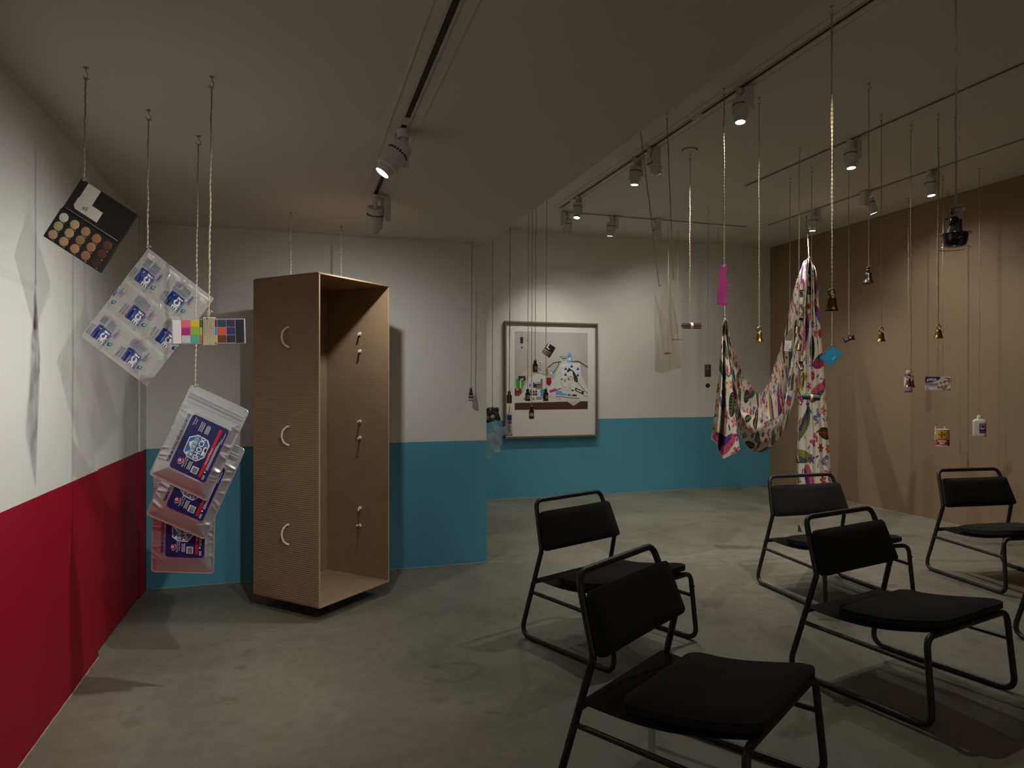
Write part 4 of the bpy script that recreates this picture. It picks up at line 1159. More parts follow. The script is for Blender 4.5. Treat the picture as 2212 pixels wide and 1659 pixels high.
rc(1064, 1112, 1122, 1286, (206, 206, 206)); rc(1130, 1208, 1172, 1292, (228, 228, 228)); rc(1130, 1236, 1172, 1268, (52, 60, 120))
pl([(1205, 1198), (1385, 1272), (1362, 1340), (1196, 1258)], (30, 30, 36)); pl([(1225, 1228), (1330, 1270), (1322, 1296), (1220, 1250)], (220, 218, 216)); el(1352, 1285, 15, 15, (190, 40, 40)); el(1330, 1256, 12, 10, (206, 170, 40)); rc(1372, 1280, 1400, 1340, (220, 220, 220))
pl([(1062, 1325), (1228, 1335), (1232, 1372), (1058, 1356)], (44, 28, 28)); rc(1090, 1336, 1160, 1352, (200, 200, 214)); ln([(1360, 1355), (1450, 1375)], 8, (50, 54, 60))
ln([(830, 1372), (950, 1378), (1120, 1400), (1275, 1412)], 18, (120, 116, 88)); ln([(900, 1400), (1020, 1450)], 8, (96, 104, 70)); ln([(700, 1358), (780, 1395), (938, 1436)], 11, (216, 142, 44)); ln([(760, 1385), (740, 1350)], 6, (216, 142, 44))
bellp(245, 1405, 27); bellp(403, 1405, 27); rc(462, 1375, 560, 1425, (110, 100, 80)); rc(478, 1388, 545, 1410, (206, 198, 170)); el(590, 1388, 16, 20, (90, 60, 44))
pl([(1048, 1466), (1322, 1456), (1168, 1552)], (206, 204, 202)); pl([(860, 1400), (1050, 1420), (1322, 1430), (1322, 1458), (1048, 1468)], (214, 212, 210))
for k in range(4): ln([(1100 + 12 * k, 1478 + 14 * k), (1230 - 10 * k, 1474 + 14 * k)], 4, (160, 158, 156))
uu, vv = np.meshgrid(np.linspace(0, PXW, cv.nx + 1), np.linspace(0, PZH, cv.ny + 1))
pts = np.stack([uu + ox, np.full_like(uu, -.0186), vv + oz], -1)
cv.mesh('photograph', pts, paint_mat('photo_print', .55, False, .35), fr)
# ------------------------------------------------------------------ bells
m_brass = M('aged_brass', C(150, 124, 66), .32, metal=1.0, noise=.25, scale=25)
m_bronze = M('dark_bronze', C(92, 80, 52), .4, metal=1.0, noise=.3, scale=25)
m_pewter = M('dark_pewter', C(110, 100, 98), .35, metal=1.0, noise=.25, scale=30)
m_iron = M('dark_clapper', C(40, 36, 30), .5, metal=.6)
def bell(label, loc, w, h, mat, ring='ring', group='hanging bells', rolls=0.0):
    """loc is the top of the ring; w mouth width, h height of the cup"""
    t = thing('bell', label, 'bell', loc, (rolls, 0, -YAW), group)
    R = w / 2; rr = h * .24
    z0 = -2 * rr - h * .02
    if ring == 'ring':
        c = Vector((0, 0, -rr))
        G().tube([c + Vector((rr * math.cos(a), 0, rr * math.sin(a))) for a in np.linspace(0, 2 * math.pi, 20)[:-1]], rr * .22, 8, closed=True).obj('ring', mat, t)
    else:
        G().lathe([(0, 0), (rr * .55, -.1 * rr), (rr * .75, -.5 * rr), (rr * .5, -rr), (rr * .7, -1.4 * rr), (rr * .6, -2 * rr), (rr * .8, -2.2 * rr)], 16).obj('handle_knob', mat, t)
    prof = [(0, z0), (R * .28, z0 - h * .01), (R * .48, z0 - h * .06), (R * .58, z0 - h * .18), (R * .62, z0 - h * .40), (R * .67, z0 - h * .62), (R * .76, z0 - h * .80), (R * .92, z0 - h * .93), (R, z0 - h * .985), (R, z0 - h), (R * .93, z0 - h), (R * .72, z0 - h * .82), (R * .58, z0 - h * .4), (R * .5, z0 - h * .15), (0, z0 - h * .08)]
    G().lathe(prof, 28).obj('bell_cup', mat, t, angle=50)
    g = G().tube([(0, 0, z0 - h * .1), (0, 0, z0 - h * .95)], R * .05, 6)
    g.lathe([(0, -R * .16), (R * .12, -R * .08), (R * .16, 0), (R * .12, R * .08), (0, R * .16)], 10, (0, 0, z0 - h * .98))
    g.obj('clapper', m_iron, t)
    return t
def hung(lab, x, y, ztop, zend, r=.0026, seed=0, xe=None, ye=None, **k):
    return hanging_string(lab, (x, y, ztop), (x if xe is None else xe, y if ye is None else ye, zend), r, seed, **k)
hung('jute string carrying the bell left of the draped cloth', 3.032, 3.966, HIGH, 1.848, .0026, 40)
bell('brass bell hanging against the white far wall beside the cloth', (3.032, 3.966, 1.85), .060, .066, m_brass)
hung('double string carrying the biggest bell', 2.660, 2.895, HIGH, 1.953, .0026, 41, double=True)
bell('largest dark bell, hanging above the blue notebook', (2.662, 2.895, 1.955), .070, .074, m_bronze)
hung('jute string carrying the dark grey bell high on the right', 3.578, 3.566, HIGH, 2.228, .0026, 42)
bell('dark pewter bell with a knobbed handle, highest of the bells', (3.572, 3.567, 2.230), .074, .072, m_pewter, 'knob')
hung('jute string carrying the brass bell right of the candy packet', 4.084, 3.956, HIGH, 1.872, .0026, 43)
bell('brass bell with a ring hanging against the brown wall, right of the candy', (4.082, 3.956, 1.873), .064, .068, m_brass)
hung('brightly lit string carrying the bell above the bandage box', 4.467, 3.818, HIGH, 1.888, .0026, 44)
bell('brass bell hanging directly above the bandage box', (4.469, 3.817, 1.890), .066, .064, m_brass)
hung('jute string carrying the pair of small bells', 4.460, 4.044, HIGH, 1.545, .0024, 45)
bell('small brass bell of a pair in front of the lavender bottle, left one', (4.432, 4.04, 1.530), .052, .062, m_brass, rolls=0)
bell('small brass bell of a pair in front of the lavender bottle, right one', (4.487, 4.062, 1.524), .050, .060, m_brass)

# string of little tin bells in front of the cloth
m_tin = M('brass_tin', C(112, 94, 64), .42, metal=.85, noise=.35, scale=60)
m_hollow = M('bell_hollow', C(22, 18, 14), .8)
t = thing('bell_chain', 'long cord strung with many little tin bells in front of the draped cloth', 'bell string', (3.993, 4.703, HIGH), (0, 0, -YAW))
g = G()
g.lathe([(0, -.003), (.009, -.003), (.009, 0), (0, 0)], 12)
g.tube([(0, 0, -.002), (.001, 0, -.012)] + [(.0105 * math.cos(math.radians(80 - k * 30)), 0, -.030 + .0125 * math.sin(math.radians(80 - k * 30))) for k in range(10)], .0016, 6)
g.obj('ceiling_hook', m_hook, t)
G().tube(twine_path((0, 0, -.042), (-.012, 0, .27 - HIGH), 50), .0026, 6, twist=.7, lobes=3, amp=.2).obj('cord', m_twine, t)
CB = [(.014, 2.262, 0), (.010, 2.208, 1), (.021, 2.100, 0), (.014, 2.019, 1), (-.021, 1.907, 0), (.010, 1.850, 0), (-.006, 1.765, 0), (.010, 1.664, 1), (.002, 1.599, 0), (.025, 1.526, 1), (.017, 1.472, 0), (-.014, 1.394, 1), (-.010, 1.317, 1), (.010, 1.148, 0), (-.017, .831, 0), (-.010, .665, 1), (-.006, .260, 1)]
rb = random.Random(9)
for dx, z, kind in CB:
    rot = Matrix.Rotation(rb.uniform(-.5, .5), 3, 'Y') @ Matrix.Rotation(rb.uniform(-.5, .3), 3, 'X')
    c = Vector((dx, -.012, z - HIGH))
    g = G()
    if kind == 0:
        g.lathe([(0, .030), (.012, .030), (.015, .026), (.0165, -.024), (.0175, -.026), (.016, -.024), (.013, .02), (0, .022)], 14, c, rot)
    else:
        g.lathe([(0, .034), (.003, .034), (.0165, -.024), (.018, -.026), (.0155, -.024), (0, .026)], 12, c, rot)
    bl = g.obj('little_bell', m_tin, t)
    G().lathe([(0, -.0235), (.0145, -.0235), (.0145, -.0225), (0, -.0225)], 12, c, rot).obj('mouth', m_hollow, bl)
    tp = c + rot @ Vector((0, 0, .032))
    G().tube([tp, (tp + Vector((0 - dx * .5, .004, .008))), Vector((-.006, 0, tp.z + .012))], .0018, 5).obj('tie', m_twine, bl)

# ------------------------------------------------------------------ pink comb
hung('bright string carrying the pink comb', 2.714, 3.912, HIGH, 2.246, .0032, 46)
m_pink = M('magenta_plastic', C(146, 14, 98), .35, coat=.3)
t = thing('comb', 'magenta wide-tooth comb hanging by its handle', 'comb', (2.716, 3.911, 2.258), tilt_at(2.716, 3.911, 3, 10))
outl = [(-.024, -.004), (-.010, -.0), (.010, -.001), (.020, -.010), (.014, -.030), (.012, -.070), (.014, -.098), (.022, -.108), (.036, -.110), (.040, -.116), (.040, -.122), (.006, -.124), (.006, -.272), (-.028, -.272), (-.033, -.266), (-.034, -.200), (-.026, -.100), (-.026, -.020)]
G().prism([(x - .0, z) for x, z in outl], -.004, .004).obj('comb_back', m_pink, t, smooth=False, bevel=.001)
for k in range(14):
    z = -.130 - k * .0108
    G().bounds(.004, .040 - .0006 * k, -.0032, .0032, z - .0026, z + .0026).obj('tooth', m_pink, t, smooth=False)
G().bounds(.004, .036, -.004, .004, -.2725, -.266).obj('end_tooth', m_pink, t, smooth=False)
G().lathe([(0, -.001), (.0055, -.001), (.0055, .001), (0, .001)], 14, (-.004, -.0045, -.016), Matrix.Rotation(math.pi / 2, 3, 'X')).obj('hang_hole', M('hole_pale', C(150, 140, 130), .8), t)

# ------------------------------------------------------------------ net bag
m_net = bpy.data.materials.new('gold_net'); m_net.use_nodes = True
nt = m_net.node_tree; p = nt.nodes['Principled BSDF']
p.inputs['Base Color'].default_value = C(150, 134, 100); p.inputs['Roughness'].default_value = .4; p.inputs['Specular IOR Level'].default_value = .6
uvn = nt.nodes.new('ShaderNodeAttribute'); uvn.attribute_name = 'paint'
sepn = nt.nodes.new('ShaderNodeSeparateColor'); nt.links.new(uvn.outputs['Color'], sepn.inputs[0])
def mathn(op, a, b=None):
    n = nt.nodes.new('ShaderNodeMath'); n.operation = op
    for i, v in enumerate((a, b)):
        if v is None: continue
        if isinstance(v, (int, float)): n.inputs[i].default_value = v
        else: nt.links.new(v, n.inputs[i])
    return n.outputs[0]
su = mathn('ADD', sepn.outputs[0], sepn.outputs[1]); sd = mathn('SUBTRACT', sepn.outputs[0], sepn.outputs[1])
def thread(x): return mathn('LESS_THAN', mathn('ABSOLUTE', mathn('SUBTRACT', mathn('FRACT', mathn('MULTIPLY', x, 150.0)), .5)), .065)
nt.links.new(mathn('MAXIMUM', thread(su), thread(sd)), p.inputs['Alpha'])
hanging_string('slanting jute string on the left of the net bag', (2.393, 4.488, HIGH), (2.634, 4.622, 2.205), .0034, 60)
hanging_string('slanting jute string on the right of the net bag', (2.571, 4.401, HIGH), (2.737, 4.590, 2.255), .0034, 61)
t = thing('net_bag', 'fine gold net bag hung from two corners', 'net bag', (2.69, 4.60, 1.545), face(2.69, 4.60))
k_ = 5.2 / 1475
def npx(x, y): return ((x - 1452) * k_, (805 - y) * k_)
def net_sheet(name, top, bot, amp, ph, nu=40, nv=60):
    cvn = Canvas(1, 1, 1.0, (0, 0, 0, 1)); cvn.nx, cvn.ny = nu, nv
    pts = np.zeros((nv + 1, nu + 1, 3)); colr = np.zeros((nv + 1, nu + 1, 4), np.float32); colr[..., 3] = 1
    for j in range(nv + 1):
        for i in range(nu + 1):
            u, v = i / nu, j / nv
            def at(lst, s):
                s *= len(lst) - 1; a = min(int(s), len(lst) - 2); f = s - a
                return (lst[a][0] * (1 - f) + lst[a + 1][0] * f, lst[a][1] * (1 - f) + lst[a + 1][1] * f)
            x0, z0 = npx(*at(bot, u)); x1, z1 = npx(*at(top, u))
            x, z = x0 + (x1 - x0) * v, z0 + (z1 - z0) * v
            pts[j, i] = (x, amp * math.sin(math.pi * u) * (1 - .5 * v) + .008 * math.sin(9 * u + 7 * v + ph), z)
            colr[j, i, :2] = (u * .22, v * .68)
    cvn.a = colr
    return cvn.mesh(name, pts, m_net, t)
net_sheet('net_front', [(1424, 622), (1436, 668), (1446, 678), (1460, 705)], [(1425, 802), (1436, 806), (1448, 807), (1457, 804)], -.05, 0)
net_sheet('net_back', [(1437, 650), (1454, 606), (1462, 640), (1472, 690)], [(1426, 800), (1445, 802), (1465, 800), (1482, 795)], .07, 1)
net_sheet('net_fold', [(1457, 612), (1461, 640), (1466, 665), (1472, 690)], [(1455, 803), (1458, 800), (1466, 798), (1482, 794)], -.03, 2)

# ------------------------------------------------------------------ bundles of pencils
def pencils(label, loc, rot, L, cols, group='pencil bundles'):
    t = thing('pencil_bundle', label, 'pencils', loc, rot, group)
    pos = [(0, .0), (.0075, .0065), (-.0075, .0065), (.0075, -.0065), (-.0075, -.0065), (0, .013), (0, -.013), (.015, 0), (-.015, 0)]
    for k, (c, (y, z)) in enumerate(zip(cols, pos)):
        dx = .004 * math.sin(k * 2.4)
        pc = G().lathe([(0, -L / 2), (.0062, -L / 2), (.0062, L / 2 - .012), (.002, L / 2)], 6, (dx, y * 1.35, z * 1.35), Matrix.Rotation(math.pi / 2, 3, 'Y')).obj('pencil', M('pencil_%d_%d_%d' % c, C(*c), .4), t, smooth=False)
    g = G()
    for k in range(5):
        x = -.008 + k * .004
        g.tube([(x, .0285 * math.cos(a), .0260 * math.sin(a)) for a in np.linspace(0, 6.283, 18)[:-1]], .0032, 6, closed=True)
    g.obj('twine_binding', m_rope, t)
hung('string carrying the coloured pencils left of the comb', 3.220, 5.127, HIGH, 1.975, .0028, 62, xe=3.217, ye=5.128)
pencils('bundle of coloured pencils tied in the middle, hanging beside the net bag', (3.232, 5.124, 1.958), tilt_at(3.232, 5.124, 1, 12), .165, [(20, 20, 26), (214, 190, 60), (90, 30, 60), (130, 36, 70), (200, 180, 70), (36, 60, 112), (110, 70, 50), (120, 34, 60), (60, 40, 40)])
hung('string carrying the green and purple pencils in front of the cloth', 4.468, 5.101, HIGH, 1.356, .0026, 63, xe=4.461, ye=5.104)
pencils('bundle of green, purple and brown pencils hanging in front of the cloth', (4.463, 5.103, 1.338), tilt_at(4.463, 5.103, 4, 12), .155, [(50, 36, 90), (60, 44, 100), (40, 34, 60), (96, 60, 50), (50, 34, 80), (70, 190, 60), (100, 62, 52), (60, 44, 96), (40, 30, 60)])

# ------------------------------------------------------------------ wind chime
hung('thin string carrying the small wind chime tube', 4.373, 6.597, HIGH, 1.690, .0018, 64, xe=4.368, ye=6.599)
t = thing('wind_chime', 'small dark cylinder with a black disc hanging below it', 'wind chime', (4.368, 6.599, 1.677), face(4.368, 6.599))
m_chime = M('dark_violet_can', C(44, 36, 48), .45, noise=.2, scale=40)
G().lathe([(0, 0), (.033, 0), (.034, -.004), (.034, -.134), (.033, -.138), (0, -.138)], 24).obj('cylinder', m_chime, t)
for z in (-.02, -.045, -.05): G().lathe([(.0342, z), (.0346, z - .001), (.0346, z - .002), (.0342, z - .003)], 24).obj('gold_line', m_brass, t)
G().tube([(0, 0, -.138), (0, 0, -.22)], .0016, 5).obj('cord', m_twine, t)
G().lathe([(0, -.003), (.024, -.003), (.0255, 0), (.024, .003), (0, .003)], 28, (0, 0, -.235), Matrix.Rotation(math.pi / 2, 3, 'X')).obj('disc', m_ink, t)

# ------------------------------------------------------------------ small things behind the net, thin strings
hung('thin string seen through the net bag, left one', 4.464, 7.607, HIGH, 1.855, .0022, 65, xe=4.458, ye=7.608)
t = thing('twig_bundle', 'small dark twig bundle seen through the net', 'twigs', (4.458, 7.608, 1.845), face(4.458, 7.608))
m_twig = M('twig_brown', C(78, 66, 46), .9, noise=.3, scale=80)
for k in range(5):
    G().tube([(-.045 + .004 * k, .006 * math.cos(k * 2), .006 * math.sin(k * 2)), (0, .006 * math.cos(k * 2), .007 * math.sin(k * 2)), (.043 - .003 * k, .006 * math.cos(k), .006 * math.sin(k))], [.005, .0065, .004], 6).obj('twig', m_twig, t)
hung('thin string seen through the net bag, right one', 4.663, 7.707, HIGH, 2.040, .0022, 66, xe=4.658, ye=7.708)
t = thing('paint_brush', 'thin brush lying level behind the net', 'brush', (4.658, 7.708, 2.03), face(4.658, 7.708))
G().tube([(-.04, 0, 0), (.055, 0, 0)], [.006, .003], 8).obj('handle', M('brush_wood', C(120, 92, 58), .6), t)
G().tube([(-.068, 0, 0), (-.04, 0, 0)], [.007, .009], 8).obj('bristles', m_twig, t)
hung('thin string hanging behind the pink comb and the cloth', 5.079, 7.439, HIGH, 1.9, .0022, 67, xe=5.107, ye=7.431)

# ------------------------------------------------------------------ seed packet with tag
hung('string carrying the herb bag with a white tag in front of the cloth', 4.511, 5.440, HIGH, 2.005, .0024, 68, xe=4.508, ye=5.441)
t = thing('herb_bag', 'small bag of dried leaves with a white barcode tag', 'herb bag', (4.507, 5.441, 2.0), tilt_at(4.507, 5.441, 4))
G().prism([(.010, 0), (.026, -.020), (.030, -.075), (.022, -.125), (-.030, -.125), (-.022, -.085), (-.006, -.030)], -.006, .006).obj('bag', M('dried_leaf', C(112, 104, 60), .6, noise=.4, scale=60), t, smooth=False, bevel=.004)
G().bounds(-.034, .026, -.004, .002, -.225, -.118).obj('card', M('tag_white', C(206, 204, 200), .6), t, smooth=False)
g = G()
for k in range(5): g.bounds(-.028, .010 - .006 * (k % 2), -.0046, -.0041, -.215 + k * .014, -.212 + k * .014)
g.bounds(.010, .022, -.0046, -.0041, -.218, -.200); g.obj('card_print', m_ink, t, smooth=False)

# ------------------------------------------------------------------ blue notebook
hung('string carrying the blue notebook by its corner', 4.455, 4.839, HIGH, 1.797, .0028, 69, xe=4.452, ye=4.84)
t = thing('notebook', 'turquoise spiral notebook hanging by one corner', 'notebook', (4.452, 4.84, 1.795), tilt_at(4.452, 4.84, 42, 6))
m_cyan = M('turquoise_cover', C(36, 132, 172), .4)
G().bounds(0, .118, -.007, -.005, -.142, 0).obj('front_cover', m_cyan, t, smooth=False)
G().bounds(0, .118, .005, .007, -.142, 0).obj('back_cover', m_cyan, t, smooth=False)
G().bounds(.002, .116, -.005, .005, -.140, -.002).obj('pages', M('pages_white', C(206, 204, 200), .8), t, smooth=False)
g = G()
for k in range(22): g.tube([(-.002 + .006 * math.cos(a), .009 * math.sin(a), -.006 - k * .0062) for a in np.linspace(0, 6.283, 12)[:-1]], .0009, 5, closed=True)
g.obj('spiral_wire', m_hook, t)
flat('cover_badge', rrect(.010, .036, .005, 4, .084, -.070), M('badge_grey', C(196, 196, 200), .5), t, -.0072)
flat('cover_badge_line', rrect(.004, .026, .002, 3, .084, -.070), M('badge_mid', C(110, 120, 130), .5), t, -.008)
G().bounds(.108, .112, -.0082, .0082, -.142, 0).obj('elastic_band', M('elastic_teal', C(110, 120, 140), .6), t, smooth=False)

# ------------------------------------------------------------------ candy packet
hung('string carrying the candy packet', 4.749, 4.958, HIGH, 1.905, .0026, 70)
t = thing('candy_packet', 'small dark twist-end candy packet', 'candy', (4.749, 4.958, 1.872), tilt_at(4.749, 4.958, -18))
m_wrap = M('wrapper_dark', C(40, 30, 40), .3, coat=.4)
g = G().grid(lambda u, v: Vector(((u - .5) * .086, -.012 * (math.sin(math.pi * v) ** .5) * min(1, .35 + 4 * min(u, 1 - u)), (v - .5) * (.046 + .014 * (abs(u - .5) * 2) ** 3))), 24, 10)
g.grid(lambda u, v: Vector(((.5 - u) * .086, .012 * (math.sin(math.pi * v) ** .5) * min(1, .35 + 4 * min(u, 1 - u)), (v - .5) * (.046 + .014 * (abs(u - .5) * 2) ** 3))), 24, 10)
g.obj('wrapper', m_wrap, t)
for sx in (-1, 1):
    g = G()
    for k in range(8): g.bounds(sx * .043 - .004, sx * .043 + .004, -.003, .003, -.030 + k * .0075, -.025 + k * .0075)
    g.obj('crimped_end', m_wrap, t, smooth=False)
flat('wrapper_print', [(-.036, -.012), (-.010, -.012), (-.010, .012), (-.036, .012)], M('wrapper_lilac', C(140, 132, 160), .5), t, -.0125)
flat('wrapper_print', [(.004, -.008), (.014, -.010), (.022, .002), (.012, .012), (.002, .008)], M('wrapper_tan', C(176, 130, 100), .5), t, -.0125)
flat('wrapper_lines', [(-.032, -.004), (-.014, -.004), (-.014, .004), (-.032, .004)], m_ink, t, -.0135)
g = G().tube([(-.012, -.016, .020), (-.010, -.016, -.010), (-.008, .014, -.012), (-.004, .014, .022), (-.012, -.016, .020)], .0026, 6); g.obj('twine_binding', m_twine, t)

# ------------------------------------------------------------------ bottles of the amber group
m_amber = M('amber_glass', C(58, 34, 12), .08, spec=.6, trans=.55)
m_cap = M('black_cap', C(14, 14, 15), .4)
m_grey = M('grey_label', C(120, 116, 108), .7)
def amber(label, x, y, z, lab, yaw=0):
    """z is the cap top"""
    t = thing('amber_bottle', label, 'bottle', (x, y, z - .112), (0, 0, -YAW + yaw), 'amber bottles on strings')
    G().lathe([(0, 0), (.021, 0), (.0245, .003), (.0245, .068), (.022, .077), (.013, .085), (.011, .088), (.011, .092), (0, .092)], 28).obj('glass_body', m_amber, t)
    G().lathe([(.0125, .090), (.0145, .090), (.0145, .110), (.013, .112), (0, .112)], 24).obj('screw_cap', m_cap, t)
    if lab:
        g = G()
        g.grid(lambda u, v: Vector((.0248 * math.sin((u - .5) * 2.6 + lab[1]), -.0248 * math.cos((u - .5) * 2.6 + lab[1]), .022 + v * .034)), 12, 2)
        lb = g.obj('paper_label', m_grey, t)
        if lab[0]:
            for k in range(4): flat('label_mark', [(-.011 + k * .006, .034), (-.008 + k * .006, .034), (-.008 + k * .006, .045), (-.011 + k * .006, .045)], m_lwhite, lb, -.0262)
    return t
AMB = [('amber bottle left of the framed print, no label facing', 1.900, 6.112, 1.391, None),
       ('amber bottle with a broad grey label in front of the print', 2.065, 6.059, 1.412, ('', 0)),
       ('lowest amber bottle, lettered label over the white mount', 2.066, 5.954, 1.251, ('bars', 0)),
       ('highest amber bottle, in front of the patterned pillow in the print', 2.165, 6.133, 1.685, ('', 1.1)),
       ('right-hand amber bottle, in front of the print', 2.209, 5.962, 1.413, ('', 1.2))]
for k, (lab, x, y, z, lb) in enumerate(AMB):
    hung('string carrying the ' + lab.split(',')[0].replace('amber bottle', 'amber bottle').replace('left of the framed print', 'beside the print'), x + .012, y + .004, HIGH, z + .002, .0026, 80 + k, xe=x, ye=y)
    amber(lab, x, y, z, lb)

# caulk tube on its own string in front of the left bottle
hung('string carrying the sealant tube, passing the left amber bottle', 1.853, 5.917, HIGH, 1.232, .0022, 86, xe=1.842, ye=5.921)
t = thing('sealant_tube', 'white tube of sealant with blue and red print, nozzle up', 'sealant tube', (1.842, 5.921, .995), face(1.842, 5.921))
g = G().grid(lambda u, v: Vector((.024 * math.cos(2 * math.pi * u) * (1 + .12 * (1 - v)), .022 * math.sin(2 * math.pi * u) * (.12 + .88 * v ** .7), v * .19)), 24, 12)
g.obj('tube_body', M('tube_white', C(206, 204, 204), .45), t)
G().lathe([(.022, .188), (.014, .200), (.007, .204), (.005, .240), (0, .240)], 20).obj('nozzle', M('nozzle_grey', C(170, 168, 166), .5), t)
G().bounds(-.028, .028, -.003, .003, -.006, .008).obj('crimp', M('tube_grey', C(110, 108, 110), .5), t, smooth=False)
flat('print_band', [(-.018, .135), (.020, .135), (.020, .182), (-.018, .182)], M('tube_blue', C(40, 66, 134), .5), t, -.0226)
flat('print_band', [(-.012, .105), (.018, .105), (.018, .128), (-.012, .128)], M('tube_red', C(176, 48, 44), .5), t, -.0226)
g = G()
for k in range(6): g.bounds(-.016, .014 - .005 * (k % 2), -.0226, -.022, .026 + k * .012, .031 + k * .012)
g.obj('print_lines', M('tube_print', C(70, 80, 120), .6), t, smooth=False)

# ------------------------------------------------------------------ black snack bag and plastic glove by the corner
hung('string carrying the black packet at the wall corner', 1.725, 6.062, HIGH, 1.244, .0024, 87, xe=1.722, ye=6.064)
t = thing('black_packet', 'black crinkled packet with orange and white print at the wall corner', 'packet', (1.722, 6.064, 1.112), face(1.722, 6.064))
def lump(rx, ry, rz, seed, amp, n=26, m=18, e=.55):
    r = np.random.RandomState(seed); ph = r.uniform(0, 6.28, (6, 3)); fq = r.uniform(20, 70, (6, 3))
    def fn(u, v):
        a = 2 * math.pi * u; b = math.pi * (v - .5)
        def pw(s): return math.copysign(abs(s) ** e, s)
        x, y, z = rx * pw(math.cos(b)) * pw(math.cos(a)), ry * pw(math.cos(b)) * pw(math.sin(a)), rz * pw(math.sin(b))
        d = sum(math.sin(x * fq[k, 0] + ph[k, 0]) * math.sin(y * fq[k, 1] + ph[k, 1]) * math.sin(z * fq[k, 2] + ph[k, 2]) for k in range(6)) * amp
        L = math.sqrt(x * x + y * y + z * z) + 1e-6
        return Vector((x * (1 + d / L), y * (1 + d / L), z * (1 + d / L)))
    return G().grid(fn, n, m)
m_bagk = M('packet_black', C(34, 33, 38), .25, noise=.3, scale=30, coat=.3)
lump(.062, .032, .064, 3, .012).move(Matrix.Translation((0, 0, .066))).obj('packet_body', m_bagk, t)
flat('packet_print', [(-.018, .040), (.010, .034), (.022, .052), (.010, .070), (-.006, .066), (-.016, .056)], M('print_white', C(206, 202, 200), .5), t, -.034)
flat('packet_print', [(.018, .078), (.040, .084), (.038, .094), (.020, .090)], M('print_orange', C(206, 84, 44), .5), t, -.034)
flat('packet_print', [(-.058, .028), (-.034, .026), (-.034, .052), (-.058, .054)], M('print_grey', C(150, 150, 150), .5), t, -.033)
flat('packet_print', [(-.014, .018), (.016, .022), (.014, .028), (-.012, .024)], M('print_green', C(130, 160, 70), .5), t, -.034)
m_glove = M('clear_vinyl', C(206, 208, 216), .18, alpha=.38, spec=.7, noise=.1, scale=20)
t = thing('plastic_glove', 'crumpled clear plastic bag hanging below the black packet', 'plastic bag', (1.730, 6.058, .835), face(1.730, 6.058))
lump(.078, .030, .072, 8, .030, e=.8).move(Matrix.Translation((.022, 0, .165))).obj('film_upper', m_glove, t)
lump(.050, .026, .075, 9, .028, e=.8).move(Matrix.Translation((-.006, .004, .068))).obj('film_lower', m_glove, t)
G().tube([(0, 0, .225), (-.004, 0, .262)], .0022, 6).obj('tie', m_twine, t)

# ------------------------------------------------------------------ things in front of the brown wall
hung('thin string carrying the lavender bottle', 6.174, 5.632, HIGH, 1.605, .0022, 90)
t = thing('soap_bottle', 'amber soap bottle with a lavender label and white cap', 'bottle', (6.174, 5.632, 1.372), face(6.174, 5.632))
G().lathe([(0, 0), (.034, 0), (.0385, .004), (.0385, .172), (.034, .184), (.020, .192), (.020, .198), (0, .198)], 28).obj('bottle_body', M('soap_brown', C(92, 64, 34), .15, spec=.6), t)
G().lathe([(.0388, .016), (.039, .017), (.039, .170), (.0388, .171)], 28).obj('label', M('label_lavender', C(158, 142, 190), .6), t)
G().lathe([(.0392, .056), (.0394, .057), (.0394, .132), (.0392, .133)], 28).obj('label_panel', M('label_pale', C(206, 202, 206), .6), t)
G().lathe([(.0392, .142), (.0394, .143), (.0394, .148), (.0392, .149)], 28).obj('label_line', m_lwhite, t)
g = G()
for k in range(7): g.bounds(-.022, .022 - .006 * (k % 3), -.0402, -.0396, .064 + k * .009, .0665 + k * .009)
g.obj('label_print', M('label_lines', C(150, 146, 160), .6), t, smooth=False)
G().lathe([(.020, .196), (.021, .198), (.021, .228), (.019, .230), (0, .230)], 24).obj('cap', M('cap_white', C(220, 216, 208), .5), t)

hung('string carrying the bandage box', 5.112, 4.362, HIGH, 1.524, .0024, 91, xe=5.105, ye=4.367)
t = thing('bandage_box', 'white and navy bandage box hanging level', 'box', (5.105, 4.367, 1.408), tilt_at(5.105, 4.367, 1.2, -3))
bw, bh = .182, .112
G().bounds(-bw / 2, bw / 2, -.022, .022, 0, bh).obj('carton', M('carton_white', C(196, 194, 196), .55), t, smooth=False, bevel=.0015)
yy = -.0222
pts = [(-bw / 2, bh)] + [(-bw / 2, bh * .56)] + [(-bw / 2 + .108 * math.sin(a), bh * 1.0 - .052 * math.cos(a)) for a in np.linspace(.1, 1.5, 10)] + [(.016, bh)]
flat('navy_field', pts, M('carton_navy', C(32, 44, 96), .5), t, yy)
txt('eWish', .034, -.044, bh - .026, t, m_lwhite, .02, yy - .001, bold=.0004, squeeze=.8)
txt('BANDAGE', .0215, -.045, .050, t, M('carton_red', C(160, 40, 48), .5), 0, yy - .001, bold=.0006, squeeze=.92)
for k in range(7): flat('print_line', [(-.084 + k * .0105, .034), (-.076 + k * .0105, .034), (-.076 + k * .0105, .039), (-.084 + k * .0105, .039)], M('carton_blue', C(70, 90, 150), .5), t, yy)
g = G()
for k in range(3): g.bounds(-.082, -.060 - .004 * k, yy - .0012, yy - .0008, .008 + k * .007, .0105 + k * .007)
g.obj('small_print', M('carton_grey', C(130, 130, 136), .6), t, smooth=False)
m_tan = M('plaster_tan', C(150, 112, 86), .6); m_padw = M('plaster_pad', C(206, 196, 190), .6)
